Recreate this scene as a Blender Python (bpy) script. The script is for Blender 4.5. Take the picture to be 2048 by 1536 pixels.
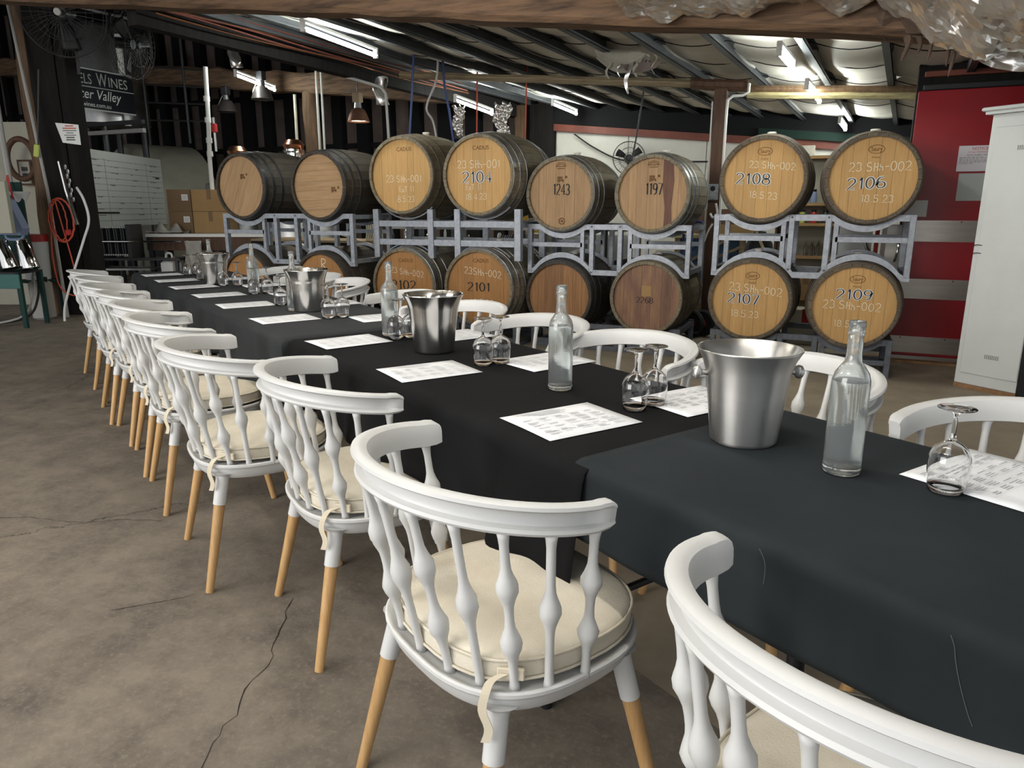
import bpy, bmesh, math, random
from mathutils import Vector, Matrix, Euler

random.seed(7)
PI = math.pi
R = math.radians
for o in list(bpy.data.objects):
    bpy.data.objects.remove(o, do_unlink=True)
SC = bpy.context.scene
COL = SC.collection

# ------------------------------------------------------------------ camera
cam_d = bpy.data.cameras.new('camera')
cam_d.sensor_fit = 'HORIZONTAL'
cam_d.sensor_width = 36.0
cam_d.lens = 1440.0 / 2048.0 * 36.0
cam_d.clip_start = 0.05
cam = bpy.data.objects.new('camera', cam_d)
COL.objects.link(cam)
cam.location = (0, 0, 1.27)
cam.rotation_euler = (PI / 2 - math.atan(351.0 / 1440.0), 0, R(24))
SC.camera = cam

# ------------------------------------------------------------------ daylight
# the shed is open behind the photographer: overcast sky comes in from there
w = bpy.data.worlds.new('overcast')
SC.world = w
w.use_nodes = True
bg = w.node_tree.nodes['Background']
bg.inputs['Color'].default_value = (0.92, 0.96, 1.0, 1)
bg.inputs['Strength'].default_value = 0.75

def area_light(name, loc, target, sx, sy, power, color):
    l = bpy.data.lights.new(name, 'AREA')
    l.shape = 'RECTANGLE'
    l.size, l.size_y = sx, sy
    l.energy = power
    l.color = color
    o = bpy.data.objects.new(name, l)
    COL.objects.link(o)
    o.location = loc
    d = Vector(target) - Vector(loc)
    o.rotation_euler = d.to_track_quat('-Z', 'Y').to_euler()
    return o
area_light('doorway_daylight', (-4.8, -3.5, 2.3), (-1.4, 4.0, 0.7), 4.2, 3.0, 230, (1.0, 0.97, 0.93))

vs = SC.view_settings
vs.view_transform = 'Standard'
vs.look = 'None'
vs.gamma = 1.0
vs.use_curve_mapping = False
vs.exposure = 0.5
cy = SC.cycles
cy.max_bounces, cy.diffuse_bounces, cy.glossy_bounces, cy.transmission_bounces = 9, 3, 4, 9
cy.adaptive_threshold = 0.06

# ------------------------------------------------------------------ materials
MATS = {}
def mat(name, col, rough=0.6, metal=0.0, var=0.0, scale=8.0, col2=None, stretch=(1, 1, 1), bump=0.0,
        bscale=None, detail=5.0, rand=0.0, trans=0.0, ior=1.45, emit=None, estr=0.0, coat=0.0, alpha=1.0,
        sheen=0.0, rvar=0.0, contrast=(0.3, 0.7), spec=0.5):
    if name in MATS:
        return MATS[name]
    m = bpy.data.materials.new(name)
    m.use_nodes = True
    nt = m.node_tree
    N, L = nt.nodes, nt.links
    b = N['Principled BSDF']
    c = tuple(col) + (1,) if len(col) == 3 else col
    b.inputs['Base Color'].default_value = c
    b.inputs['Roughness'].default_value = rough
    b.inputs['Metallic'].default_value = metal
    b.inputs['Transmission Weight'].default_value = trans
    b.inputs['IOR'].default_value = ior
    b.inputs['Coat Weight'].default_value = coat
    b.inputs['Alpha'].default_value = alpha
    b.inputs['Sheen Weight'].default_value = sheen
    b.inputs['Specular IOR Level'].default_value = spec
    if emit:
        b.inputs['Emission Color'].default_value = tuple(emit) + (1,)
        b.inputs['Emission Strength'].default_value = estr
    if var or bump or col2 or rvar or rand:
        tc = N.new('ShaderNodeTexCoord')
        mp = N.new('ShaderNodeMapping')
        mp.inputs['Scale'].default_value = stretch
        L.new(tc.outputs['Object'], mp.inputs['Vector'])
        vec = mp.outputs['Vector']
        if rand:
            oi = N.new('ShaderNodeObjectInfo')
            ml = N.new('ShaderNodeMath'); ml.operation = 'MULTIPLY'; ml.inputs[1].default_value = 37.0
            L.new(oi.outputs['Random'], ml.inputs[0])
            ad = N.new('ShaderNodeVectorMath'); ad.operation = 'ADD'
            L.new(vec, ad.inputs[0]); L.new(ml.outputs[0], ad.inputs[1])
            vec = ad.outputs['Vector']
        nz = N.new('ShaderNodeTexNoise')
        nz.inputs['Scale'].default_value = scale
        nz.inputs['Detail'].default_value = detail
        nz.inputs['Roughness'].default_value = 0.62
        L.new(vec, nz.inputs['Vector'])
        rp = N.new('ShaderNodeMapRange')
        rp.inputs['From Min'].default_value, rp.inputs['From Max'].default_value = contrast
        L.new(nz.outputs['Fac'], rp.inputs['Value'])
        mx = N.new('ShaderNodeMix'); mx.data_type = 'RGBA'
        c2 = col2 if col2 else [max(0, v * (1 - var)) for v in c[:3]]
        mx.inputs['A'].default_value = c
        mx.inputs['B'].default_value = tuple(c2[:3]) + (1,)
        L.new(rp.outputs['Result'], mx.inputs['Factor'])
        out = mx.outputs['Result']
        if rand:
            hs = N.new('ShaderNodeHueSaturation')
            mr = N.new('ShaderNodeMapRange')
            mr.inputs['To Min'].default_value = 1 - rand
            mr.inputs['To Max'].default_value = 1 + rand
            L.new(oi.outputs['Random'], mr.inputs['Value'])
            L.new(mr.outputs['Result'], hs.inputs['Value'])
            L.new(out, hs.inputs['Color'])
            out = hs.outputs['Color']
        L.new(out, b.inputs['Base Color'])
        if rvar:
            rr = N.new('ShaderNodeMapRange')
            rr.inputs['To Min'].default_value = max(0, rough - rvar)
            rr.inputs['To Max'].default_value = min(1, rough + rvar)
            L.new(nz.outputs['Fac'], rr.inputs['Value'])
            L.new(rr.outputs['Result'], b.inputs['Roughness'])
        if bump:
            bp = N.new('ShaderNodeBump')
            bp.inputs['Strength'].default_value = min(1.0, bump)
            bp.inputs['Distance'].default_value = 0.004
            if bscale:
                n2 = N.new('ShaderNodeTexNoise')
                n2.inputs['Scale'].default_value = bscale
                n2.inputs['Detail'].default_value = 4
                L.new(vec, n2.inputs['Vector'])
                L.new(n2.outputs['Fac'], bp.inputs['Height'])
            else:
                L.new(nz.outputs['Fac'], bp.inputs['Height'])
            L.new(bp.outputs['Normal'], b.inputs['Normal'])
    MATS[name] = m
    return m

mat('white_plastic', (0.60, 0.60, 0.59), 0.42)
mat('beech', (0.56, 0.35, 0.155), 0.42, col2=(0.44, 0.25, 0.10), scale=6, stretch=(14, 14, 1.2), rand=0.08)
mat('cushion', (0.68, 0.63, 0.52), 0.92, col2=(0.57, 0.51, 0.40), scale=7, bump=0.35, bscale=260, rand=0.05)
mat('strap', (0.62, 0.55, 0.42), 0.9)
mat('cloth_black', (0.0070, 0.0070, 0.0075), 0.9, col2=(0.011, 0.011, 0.012), scale=3, spec=0.12)
mat('cloth_blue', (0.0145, 0.0185, 0.0205), 0.9, col2=(0.022, 0.027, 0.030), scale=3, spec=0.2)
mat('cloth_grey', (0.022, 0.024, 0.026), 0.86, col2=(0.032, 0.034, 0.037), scale=3, spec=0.3)
mat('paper', (0.83, 0.84, 0.86), 0.7)
mat('print_grey', (0.46, 0.47, 0.49), 0.8)
mat('print_light', (0.70, 0.71, 0.74), 0.8)
mat('glass', (1, 1, 1), 0.0, trans=1.0, ior=1.46)
mat('bottle_glass', (0.97, 0.99, 0.98), 0.03, trans=1.0, ior=1.45)
mat('frosted_glass', (0.93, 0.96, 0.95), 0.10, trans=0.93, ior=1.45, bump=0.10, bscale=70, rvar=0.10, scale=14)
mat('water', (0.98, 1, 1), 0.0, trans=1.0, ior=1.33)
mat('polished_steel', (0.72, 0.71, 0.69), 0.07, metal=1.0)
mat('bucket_steel', (0.70, 0.69, 0.67), 0.12, metal=1.0)
mat('brushed_steel', (0.56, 0.55, 0.53), 0.28, metal=1.0, bump=0.10, bscale=30, stretch=(1, 1, 40))
mat('steel_dull', (0.42, 0.42, 0.41), 0.38, metal=1.0, var=0.3, scale=6)
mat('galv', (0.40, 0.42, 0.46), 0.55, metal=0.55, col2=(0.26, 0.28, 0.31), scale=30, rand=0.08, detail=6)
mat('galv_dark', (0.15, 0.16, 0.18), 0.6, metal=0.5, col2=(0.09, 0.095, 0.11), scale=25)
mat('oak_head', (0.56, 0.34, 0.125), 0.62, col2=(0.45, 0.25, 0.085), scale=5, stretch=(16, 16, 1.1), rand=0.08, contrast=(0.3, 0.75))
mat('oak_head_pale', (0.44, 0.28, 0.14), 0.62, col2=(0.32, 0.19, 0.09), scale=4, stretch=(14, 14, 1.0), rand=0.08)
mat('oak_head_orange', (0.42, 0.21, 0.068), 0.6, col2=(0.32, 0.15, 0.045), scale=5, stretch=(16, 16, 1.1), rand=0.07)
mat('oak_head_brown', (0.33, 0.17, 0.065), 0.62, col2=(0.20, 0.09, 0.035), scale=4, stretch=(12, 12, 0.8), rand=0.14)
mat('oak_head_wine', (0.30, 0.17, 0.085), 0.62, col2=(0.14, 0.065, 0.05), scale=3, stretch=(5, 5, 1.0), rand=0.16)
mat('wine_stain', (0.085, 0.030, 0.022), 0.6, col2=(0.16, 0.07, 0.035), scale=6, stretch=(10, 10, 1))
mat('stave_grey', (0.135, 0.105, 0.07), 0.68, col2=(0.075, 0.058, 0.04), scale=4, stretch=(8, 1, 8), rand=0.16)
mat('stave_dark', (0.055, 0.042, 0.030), 0.66, col2=(0.03, 0.024, 0.018), scale=4, stretch=(8, 1, 8), rand=0.18)
mat('stave_olive', (0.22, 0.185, 0.115), 0.62, col2=(0.12, 0.095, 0.06), scale=4, stretch=(8, 1, 8), rand=0.14)
mat('hoop_steel', (0.36, 0.37, 0.38), 0.38, metal=0.8, col2=(0.13, 0.125, 0.12), scale=9)
mat('hoop_dark', (0.055, 0.055, 0.055), 0.45, metal=0.6, col2=(0.03, 0.03, 0.03), scale=9)
mat('chalk', (0.80, 0.76, 0.60), 0.95)
mat('white_paint', (0.78, 0.77, 0.73), 0.7)
mat('stencil_black', (0.012, 0.012, 0.015), 0.7)
mat('stencil_blue', (0.018, 0.035, 0.075), 0.7)
mat('stencil_grey', (0.055, 0.06, 0.065), 0.7)
mat('burn_stamp', (0.14, 0.062, 0.02), 0.8)
mat('silicone', (0.66, 0.63, 0.56), 0.6)
mat('timber_beam', (0.155, 0.092, 0.052), 0.8, col2=(0.040, 0.024, 0.015), scale=3.0, stretch=(1.0, 9, 9), bump=0.5, detail=9, contrast=(0.42, 0.68))
mat('timber_pale', (0.30, 0.23, 0.14), 0.75, col2=(0.18, 0.13, 0.08), scale=4, stretch=(1.0, 8, 8), bump=0.2)
mat('timber_yellow', (0.55, 0.48, 0.24), 0.7, col2=(0.30, 0.24, 0.13), scale=5, stretch=(2, 10, 10))
mat('post_brown', (0.115, 0.058, 0.032), 0.7, col2=(0.06, 0.03, 0.018), scale=4, stretch=(8, 8, 1))
mat('post_log', (0.19, 0.115, 0.060), 0.75, col2=(0.08, 0.045, 0.025), scale=4, stretch=(9, 9, 0.8), bump=0.4)
mat('post_black', (0.010, 0.010, 0.011), 0.8, col2=(0.02, 0.017, 0.014), scale=4, stretch=(6, 6, 0.6), spec=0.12)
mat('purlin', (0.050, 0.055, 0.060), 0.5, metal=0.35, col2=(0.085, 0.09, 0.095), scale=5, rand=0.1)
mat('lining', (0.76, 0.72, 0.64), 0.6, col2=(0.60, 0.56, 0.49), scale=2.2, stretch=(1, 1, 1), bump=0.3, bscale=12)
mat('dark_roof', (0.030, 0.028, 0.026), 0.8, var=0.5, scale=3, spec=0.1)
mat('dark_wall', (0.17, 0.13, 0.115), 0.85, col2=(0.10, 0.075, 0.065), scale=3)
mat('stud', (0.012, 0.012, 0.013), 0.8, spec=0.12)
mat('wall_white', (0.66, 0.64, 0.58), 0.8, col2=(0.56, 0.54, 0.48), scale=1.4)
mat('red_trim', (0.20, 0.055, 0.035), 0.6, var=0.4, scale=4)
mat('red_door', (0.30, 0.012, 0.018), 0.35, col2=(0.24, 0.009, 0.014), scale=2)
mat('cabinet_white', (0.66, 0.68, 0.66), 0.5, col2=(0.60, 0.62, 0.60), scale=3)
mat('rust', (0.20, 0.10, 0.045), 0.85, col2=(0.34, 0.20, 0.10), scale=18)
mat('foil', (0.80, 0.78, 0.75), 0.26, metal=0.85, bump=0.35, bscale=30, var=0.1, scale=4)
mat('black', (0.006, 0.006, 0.007), 0.55)
mat('black_rubber', (0.012, 0.012, 0.012), 0.75)
mat('dark_metal', (0.05, 0.05, 0.052), 0.45, metal=0.6)
mat('grey_pipe', (0.34, 0.33, 0.31), 0.45)
mat('white_pipe', (0.62, 0.61, 0.57), 0.45)
mat('copper', (0.55, 0.27, 0.16), 0.3, metal=1.0)
mat('lamp_bronze', (0.20, 0.10, 0.065), 0.45, metal=0.7)
mat('lamp_grey', (0.075, 0.065, 0.06), 0.45, metal=0.5)
mat('tube_glow', (1, 1, 1), 0.5, emit=(0.93, 1.0, 0.96), estr=70.0)
mat('tube_glow_warm', (1, 1, 1), 0.5, emit=(1.0, 0.955, 0.87), estr=66.0)
mat('lamp_glow', (1, 1, 1), 0.5, emit=(1.0, 0.83, 0.58), estr=16.0)
mat('teal', (0.035, 0.125, 0.11), 0.5)
mat('teal_dark', (0.015, 0.045, 0.04), 0.65, spec=0.2)
mat('green_trim', (0.012, 0.028, 0.022), 0.7, spec=0.2)
mat('blue_plastic', (0.20, 0.25, 0.38), 0.5)
mat('cream', (0.42, 0.40, 0.32), 0.6, col2=(0.34, 0.32, 0.25), scale=2)
mat('cream_panel', (0.34, 0.33, 0.26), 0.6)
mat('whiteboard', (0.72, 0.72, 0.67), 0.3, col2=(0.64, 0.64, 0.59), scale=3)
mat('ink_dark', (0.05, 0.05, 0.05), 0.7)
mat('ink_grey', (0.25, 0.25, 0.24), 0.8)
mat('cardboard', (0.37, 0.23, 0.10), 0.85, col2=(0.31, 0.19, 0.08), scale=3)
mat('cardboard_dark', (0.22, 0.14, 0.075), 0.85, var=0.2, scale=3)
mat('red_plastic', (0.42, 0.02, 0.018), 0.45)
mat('orange_cord', (0.52, 0.075, 0.035), 0.55)
mat('blue_hose', (0.025, 0.05, 0.16), 0.5)
mat('white_hose', (0.70, 0.70, 0.69), 0.45)
mat('cream_hose', (0.58, 0.54, 0.42), 0.5)
mat('yellow', (0.62, 0.36, 0.03), 0.5)
mat('blue_tarp', (0.075, 0.16, 0.30), 0.7, col2=(0.05, 0.11, 0.22), scale=6)
mat('sack', (0.40, 0.385, 0.35), 0.85, col2=(0.28, 0.265, 0.235), scale=5, bump=0.4)
mat('sign_black', (0.010, 0.011, 0.015), 0.35)
mat('sign_white', (0.72, 0.72, 0.70), 0.5)
mat('sign_silver', (0.46, 0.46, 0.44), 0.4)
mat('notice_white', (0.62, 0.58, 0.62), 0.4)
mat('notice_red', (0.42, 0.045, 0.03), 0.6)
mat('window_glass', (0.42, 0.45, 0.43), 0.08, metal=0.0, coat=0.4)
mat('bare_steel', (0.44, 0.41, 0.37), 0.34, metal=0.9, col2=(0.36, 0.33, 0.29), scale=4, stretch=(1, 1, 10))
mat('torn', (0.10, 0.065, 0.045), 0.9, var=0.4, scale=10)
mat('kraft', (0.36, 0.33, 0.27), 0.8, var=0.3, scale=10)
mat('crack_dark', (0.035, 0.028, 0.023), 0.9, spec=0.1)
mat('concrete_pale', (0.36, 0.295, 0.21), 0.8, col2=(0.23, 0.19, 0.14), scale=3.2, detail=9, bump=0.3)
mat("lint", (0.20, 0.20, 0.195), 0.9)
mat('lime', (0.42, 0.48, 0.10), 0.5)

def brushed(name, rough, aniso):
    m = MATS[name]; nt = m.node_tree; b = nt.nodes['Principled BSDF']
    tg = nt.nodes.new('ShaderNodeTangent'); tg.direction_type = 'RADIAL'; tg.axis = 'Z'
    nt.links.new(tg.outputs['Tangent'], b.inputs['Tangent'])
    b.inputs['Anisotropic'].default_value = aniso
    b.inputs['Roughness'].default_value = rough
brushed('bucket_steel', 0.17, 0.75)
MATS['bucket_steel'].node_tree.nodes['Principled BSDF'].inputs['Anisotropic Rotation'].default_value = 0.25
brushed('brushed_steel', 0.36, 0.9)
MATS['brushed_steel'].node_tree.nodes['Principled BSDF'].inputs['Anisotropic Rotation'].default_value = 0.25

def floor_material():
    m = bpy.data.materials.new('concrete_floor')
    m.use_nodes = True
    nt = m.node_tree; N, L = nt.nodes, nt.links
    b = N['Principled BSDF']
    tc = N.new('ShaderNodeTexCoord')
    def noise(sc, det=6, ro=0.65):
        n = N.new('ShaderNodeTexNoise'); n.inputs['Scale'].default_value = sc
        n.inputs['Detail'].default_value = det; n.inputs['Roughness'].default_value = ro
        L.new(tc.outputs['Object'], n.inputs['Vector']); return n
    def rng(sock, a, c, lo=0.0, hi=1.0):
        r = N.new('ShaderNodeMapRange'); r.inputs['From Min'].default_value = a
        r.inputs['From Max'].default_value = c; r.inputs['To Min'].default_value = lo
        r.inputs['To Max'].default_value = hi
        L.new(sock, r.inputs['Value']); return r.outputs['Result']
    def mix(fac, a, bb):
        x = N.new('ShaderNodeMix'); x.data_type = 'RGBA'
        for k, v in (('Factor', fac), ('A', a), ('B', bb)):
            if isinstance(v, tuple): x.inputs[k].default_value = v
            else: L.new(v, x.inputs[k])
        return x.outputs['Result']
    big = noise(0.55, 5); mid = noise(4.5, 7, 0.72); fine = noise(60, 4, 0.7)
    base = mix(rng(big.outputs['Fac'], 0.36, 0.66), (0.165, 0.139, 0.108, 1), (0.235, 0.198, 0.152, 1))
    base = mix(rng(mid.outputs['Fac'], 0.40, 0.68), base, (0.105, 0.086, 0.069, 1))
    base = mix(rng(fine.outputs['Fac'], 0.52, 0.80, 0, 0.6), base, (0.32, 0.27, 0.21, 1))
    # wandering cracks with a little spread
    dn = noise(1.7, 6, 0.7)
    vm = N.new('ShaderNodeVectorMath'); vm.operation = 'MULTIPLY_ADD'
    vm.inputs[1].default_value = (0.55, 0.55, 0.0)
    L.new(dn.outputs['Color'], vm.inputs[0]); L.new(tc.outputs['Object'], vm.inputs[2])
    vo = N.new('ShaderNodeTexVoronoi'); vo.feature = 'DISTANCE_TO_EDGE'
    vo.inputs['Scale'].default_value = 0.42
    L.new(vm.outputs['Vector'], vo.inputs['Vector'])
    crk = rng(vo.outputs['Distance'], 0.0012, 0.0035, 1.0, 0.0)
    fade = rng(noise(1.1, 3).outputs['Fac'], 0.40, 0.56)
    mul = N.new('ShaderNodeMath'); mul.operation = 'MULTIPLY'
    L.new(crk, mul.inputs[0]); L.new(fade, mul.inputs[1])
    base = mix(mul.outputs[0], base, (0.018, 0.015, 0.013, 1))
    # paint flecks
    fl = N.new('ShaderNodeTexVoronoi'); fl.inputs['Scale'].default_value = 7.0
    L.new(tc.outputs['Object'], fl.inputs['Vector'])
    spot = rng(fl.outputs['Distance'], 0.03, 0.045, 1.0, 0.0)
    gate = rng(noise(1.9, 2).outputs['Fac'], 0.62, 0.66)
    m2 = N.new('ShaderNodeMath'); m2.operation = 'MULTIPLY'
    L.new(spot, m2.inputs[0]); L.new(gate, m2.inputs[1])
    base = mix(m2.outputs[0], base, (0.45, 0.42, 0.36, 1))
    L.new(base, b.inputs['Base Color'])
    L.new(rng(mid.outputs['Fac'], 0.3, 0.7, 0.62, 0.88), b.inputs['Roughness'])
    bp = N.new('ShaderNodeBump'); bp.inputs['Strength'].default_value = 0.35; bp.inputs['Distance'].default_value = 0.006
    L.new(mid.outputs['Fac'], bp.inputs['Height']); L.new(bp.outputs['Normal'], b.inputs['Normal'])
    MATS['concrete_floor'] = m
floor_material()

# ------------------------------------------------------------------ mesh helpers
class MB:
    def __init__(s):
        s.v = []; s.f = []
    def add(s, vs_, fs):
        k = len(s.v)
        s.v += [tuple(p) for p in vs_]
        s.f += [tuple(i + k for i in f) for f in fs]
        return s
    def box(s, x0, x1, y0, y1, z0, z1, c=0.0):
        if c <= 0:
            P = [(x, y, z) for z in (z0, z1) for (x, y) in ((x0, y0), (x1, y0), (x1, y1), (x0, y1))]
            return s.add(P, [(3, 2, 1, 0), (4, 5, 6, 7), (0, 1, 5, 4), (1, 2, 6, 5), (2, 3, 7, 6), (3, 0, 4, 7)])
        c = min(c, abs(x1 - x0) * .45, abs(y1 - y0) * .45, abs(z1 - z0) * .45)
        P = []
        for (z, i) in ((z0, c), (z0 + c, 0), (z1 - c, 0), (z1, c)):
            a0, a1, b0, b1 = x0 + i, x1 - i, y0 + i, y1 - i
            P += [(a0 + c, b0, z), (a1 - c, b0, z), (a1, b0 + c, z), (a1, b1 - c, z), (a1 - c, b1, z), (a0 + c, b1, z), (a0, b1 - c, z), (a0, b0 + c, z)]
        F = [tuple(range(7, -1, -1)), tuple(range(24, 32))]
        for r in range(3):
            for i in range(8):
                j = (i + 1) % 8
                F.append((r * 8 + i, r * 8 + j, r * 8 + 8 + j, r * 8 + 8 + i))
        return s.add(P, F)
    def bar(s, p0, p1, wd, ht, up=(0, 0, 1)):
        p0, p1 = Vector(p0), Vector(p1)
        d = (p1 - p0).normalized(); u = Vector(up)
        if abs(d.dot(u)) > .98: u = Vector((0, 1, 0))
        a = d.cross(u).normalized(); u = a.cross(d)
        P = []
        for p in (p0, p1):
            for (i, j) in ((-1, -1), (1, -1), (1, 1), (-1, 1)):
                P.append(p + a * (i * wd / 2) + u * (j * ht / 2))
        return s.add(P, [(3, 2, 1, 0), (4, 5, 6, 7), (0, 1, 5, 4), (1, 2, 6, 5), (2, 3, 7, 6), (3, 0, 4, 7)])
    def cyl(s, p0, p1, r0, r1=None, n=16, cap=True):
        r1 = r0 if r1 is None else r1
        p0, p1 = Vector(p0), Vector(p1)
        d = (p1 - p0).normalized()
        a = d.orthogonal().normalized(); b = d.cross(a)
        P = []
        for p, r in ((p0, r0), (p1, r1)):
            for i in range(n):
                t = 2 * PI * i / n
                P.append(p + a * (r * math.cos(t)) + b * (r * math.sin(t)))
        F = [(i, (i + 1) % n, n + (i + 1) % n, n + i) for i in range(n)]
        if cap: F += [tuple(range(n - 1, -1, -1)), tuple(range(n, 2 * n))]
        return s.add(P, F)
    def tube(s, pts, r, n=8, closed=False, rf=None):
        pts = [Vector(p) for p in pts]
        m = len(pts); P = []; a = None
        for i, p in enumerate(pts):
            q0 = pts[(i - 1) % m] if (closed or i > 0) else pts[0]
            q1 = pts[(i + 1) % m] if (closed or i < m - 1) else pts[-1]
            d = (q1 - q0).normalized()
            if a is None: a = d.orthogonal().normalized()
            a = (a - d * a.dot(d))
            a = a.normalized() if a.length > 1e-6 else d.orthogonal().normalized()
            b = d.cross(a)
            rr = rf(i / max(1, m - 1)) if rf else r
            for k in range(n):
                t = 2 * PI * k / n
                P.append(p + a * (rr * math.cos(t)) + b * (rr * math.sin(t)))
        F = []
        for i in range(m if closed else m - 1):
            i2 = (i + 1) % m
            for k in range(n):
                k2 = (k + 1) % n
                F.append((i * n + k, i * n + k2, i2 * n + k2, i2 * n + k))
        if not closed:
            F += [tuple(range(n - 1, -1, -1)), tuple((m - 1) * n + k for k in range(n))]
        return s.add(P, F)
    def lathe(s, prof, n=32, axis='z', c=(0, 0, 0)):
        """closed rings of (radius, height); radius 0 becomes a pole"""
        P = []; rows = []
        for (r, h) in prof:
            if r < 1e-6:
                rows.append([len(P)]); P.append((0, 0, h))
            else:
                rows.append(list(range(len(P), len(P) + n)))
                P += [(r * math.cos(2 * PI * i / n), r * math.sin(2 * PI * i / n), h) for i in range(n)]
        F = []
        for A, B in zip(rows[:-1], rows[1:]):
            if len(A) == 1 and len(B) == 1: continue
            for i in range(n):
                j = (i + 1) % n
                if len(A) == 1: F.append((A[0], B[j], B[i])[::-1])
                elif len(B) == 1: F.append((A[i], A[j], B[0]))
                else: F.append((A[i], A[j], B[j], B[i]))
        if axis == 'y': P = [(x, z, -y) for (x, y, z) in P]      # height runs along +y
        if axis == 'x': P = [(z, x, y) for (x, y, z) in P]
        P = [(x + c[0], y + c[1], z + c[2]) for (x, y, z) in P]
        return s.add(P, F)
    def grid(s, f, nu, nv):
        P = [f(i / nu, j / nv) for j in range(nv + 1) for i in range(nu + 1)]
        F = [(j * (nu + 1) + i, j * (nu + 1) + i + 1, (j + 1) * (nu + 1) + i + 1, (j + 1) * (nu + 1) + i) for j in range(nv) for i in range(nu)]
        return s.add(P, F)
    def prism(s, poly, d):
        """polygon points (3d) pushed along d"""
        n = len(poly); d = Vector(d)
        P = [Vector(p) for p in poly] + [Vector(p) + d for p in poly]
        F = [tuple(range(n)), tuple(range(2 * n - 1, n - 1, -1))] + [(i, i + n, (i + 1) % n + n, (i + 1) % n)[::-1] for i in range(n)]
        return s.add(P, F)
    def mesh(s, name, m=None, smooth=False, fix=True):
        me = bpy.data.meshes.new(name)
        me.from_pydata(s.v, [], s.f)
        if fix:
            b = bmesh.new(); b.from_mesh(me)
            bmesh.ops.remove_doubles(b, verts=b.verts, dist=2e-6)
            bmesh.ops.recalc_face_normals(b, faces=b.faces)
            b.to_mesh(me); b.free()
        if m: me.materials.append(MATS[m])
        if smooth:
            me.polygons.foreach_set('use_smooth', [True] * len(me.polygons))
            if smooth != 'all':
                try: me.set_sharp_from_angle(angle=R(38))
                except Exception: pass
        me.update()
        return me
    def build(s, name, m, parent=None, smooth=False, loc=None, rot=None, fix=True):
        return link(name, s.mesh(name, m, smooth, fix), parent, loc, rot)

def link(name, me, parent=None, loc=None, rot=None):
    o = bpy.data.objects.new(name, me)
    COL.objects.link(o)
    if parent: o.parent = parent
    if loc is not None: o.location = loc
    if rot is not None: o.rotation_euler = rot
    return o
def tag(o, label=None, cat=None, group=None, kind=None):
    if label: o['label'] = label
    if cat: o['category'] = cat
    if group: o['group'] = group
    if kind: o['kind'] = kind
    return o
def thing(name, label, cat, loc=(0, 0, 0), rz=0.0, group=None):
    o = bpy.data.objects.new(name, None)
    o.empty_display_size = 0.1
    COL.objects.link(o)
    o.location = loc; o.rotation_euler = (0, 0, rz)
    return tag(o, label, cat, group)
def dup(root, loc, rz, label, group=None):
    r = root.copy(); COL.objects.link(r)
    r.location = loc; r.rotation_euler = (0, 0, rz)
    r['label'] = label
    if group: r['group'] = group
    for ch in root.children:
        c = ch.copy(); COL.objects.link(c); c.parent = r
        for g in ch.children:
            d = g.copy(); COL.objects.link(d); d.parent = c
    return r
def struct(name, mb, m, parent=None, smooth=False, loc=None, rot=None):
    o = mb.build(name, m, parent, smooth, loc, rot)
    if not parent: o['kind'] = 'structure'
    return o
def solidify(o, t, off=0.0):
    md = o.modifiers.new('thickness', 'SOLIDIFY'); md.thickness = t; md.offset = off
    return o
def bez(pts, n=8):
    """Catmull-Rom through points"""
    pts = [Vector(p) for p in pts]; out = []
    for i in range(len(pts) - 1):
        p0 = pts[max(0, i - 1)]; p1 = pts[i]; p2 = pts[i + 1]; p3 = pts[min(len(pts) - 1, i + 2)]
        for k in range(n):
            t = k / n
            out.append(0.5 * ((2 * p1) + (p2 - p0) * t + (2 * p0 - 5 * p1 + 4 * p2 - p3) * t * t + (3 * p1 - p0 - 3 * p2 + p3) * t ** 3))
    out.append(pts[-1])
    return out

# --- lettering: printed text from the built-in font, painted strokes from a small stroke alphabet
def text_mesh(name, body, size, m, parent, loc, rot, align='CENTER', sx=1.0, shear=0.0):
    cu = bpy.data.curves.new('t', 'FONT')
    cu.body = body; cu.size = size; cu.align_x = align; cu.align_y = 'CENTER'; cu.shear = shear
    cu.resolution_u = 3
    tmp = bpy.data.objects.new('t', cu)
    COL.objects.link(tmp)
    me = bpy.data.meshes.new_from_object(tmp)
    bpy.data.objects.remove(tmp); bpy.data.curves.remove(cu)
    me.name = name
    me.transform(Matrix.Diagonal((sx, 1, 1, 1)))
    me.materials.clear(); me.materials.append(MATS[m])
    return link(name, me, parent, loc, rot)
def arc(cx, cy, rx, ry, a0, a1, n=10):
    return [(cx + rx * math.cos(R(a0 + (a1 - a0) * i / n)), cy + ry * math.sin(R(a0 + (a1 - a0) * i / n))) for i in range(n + 1)]
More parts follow.
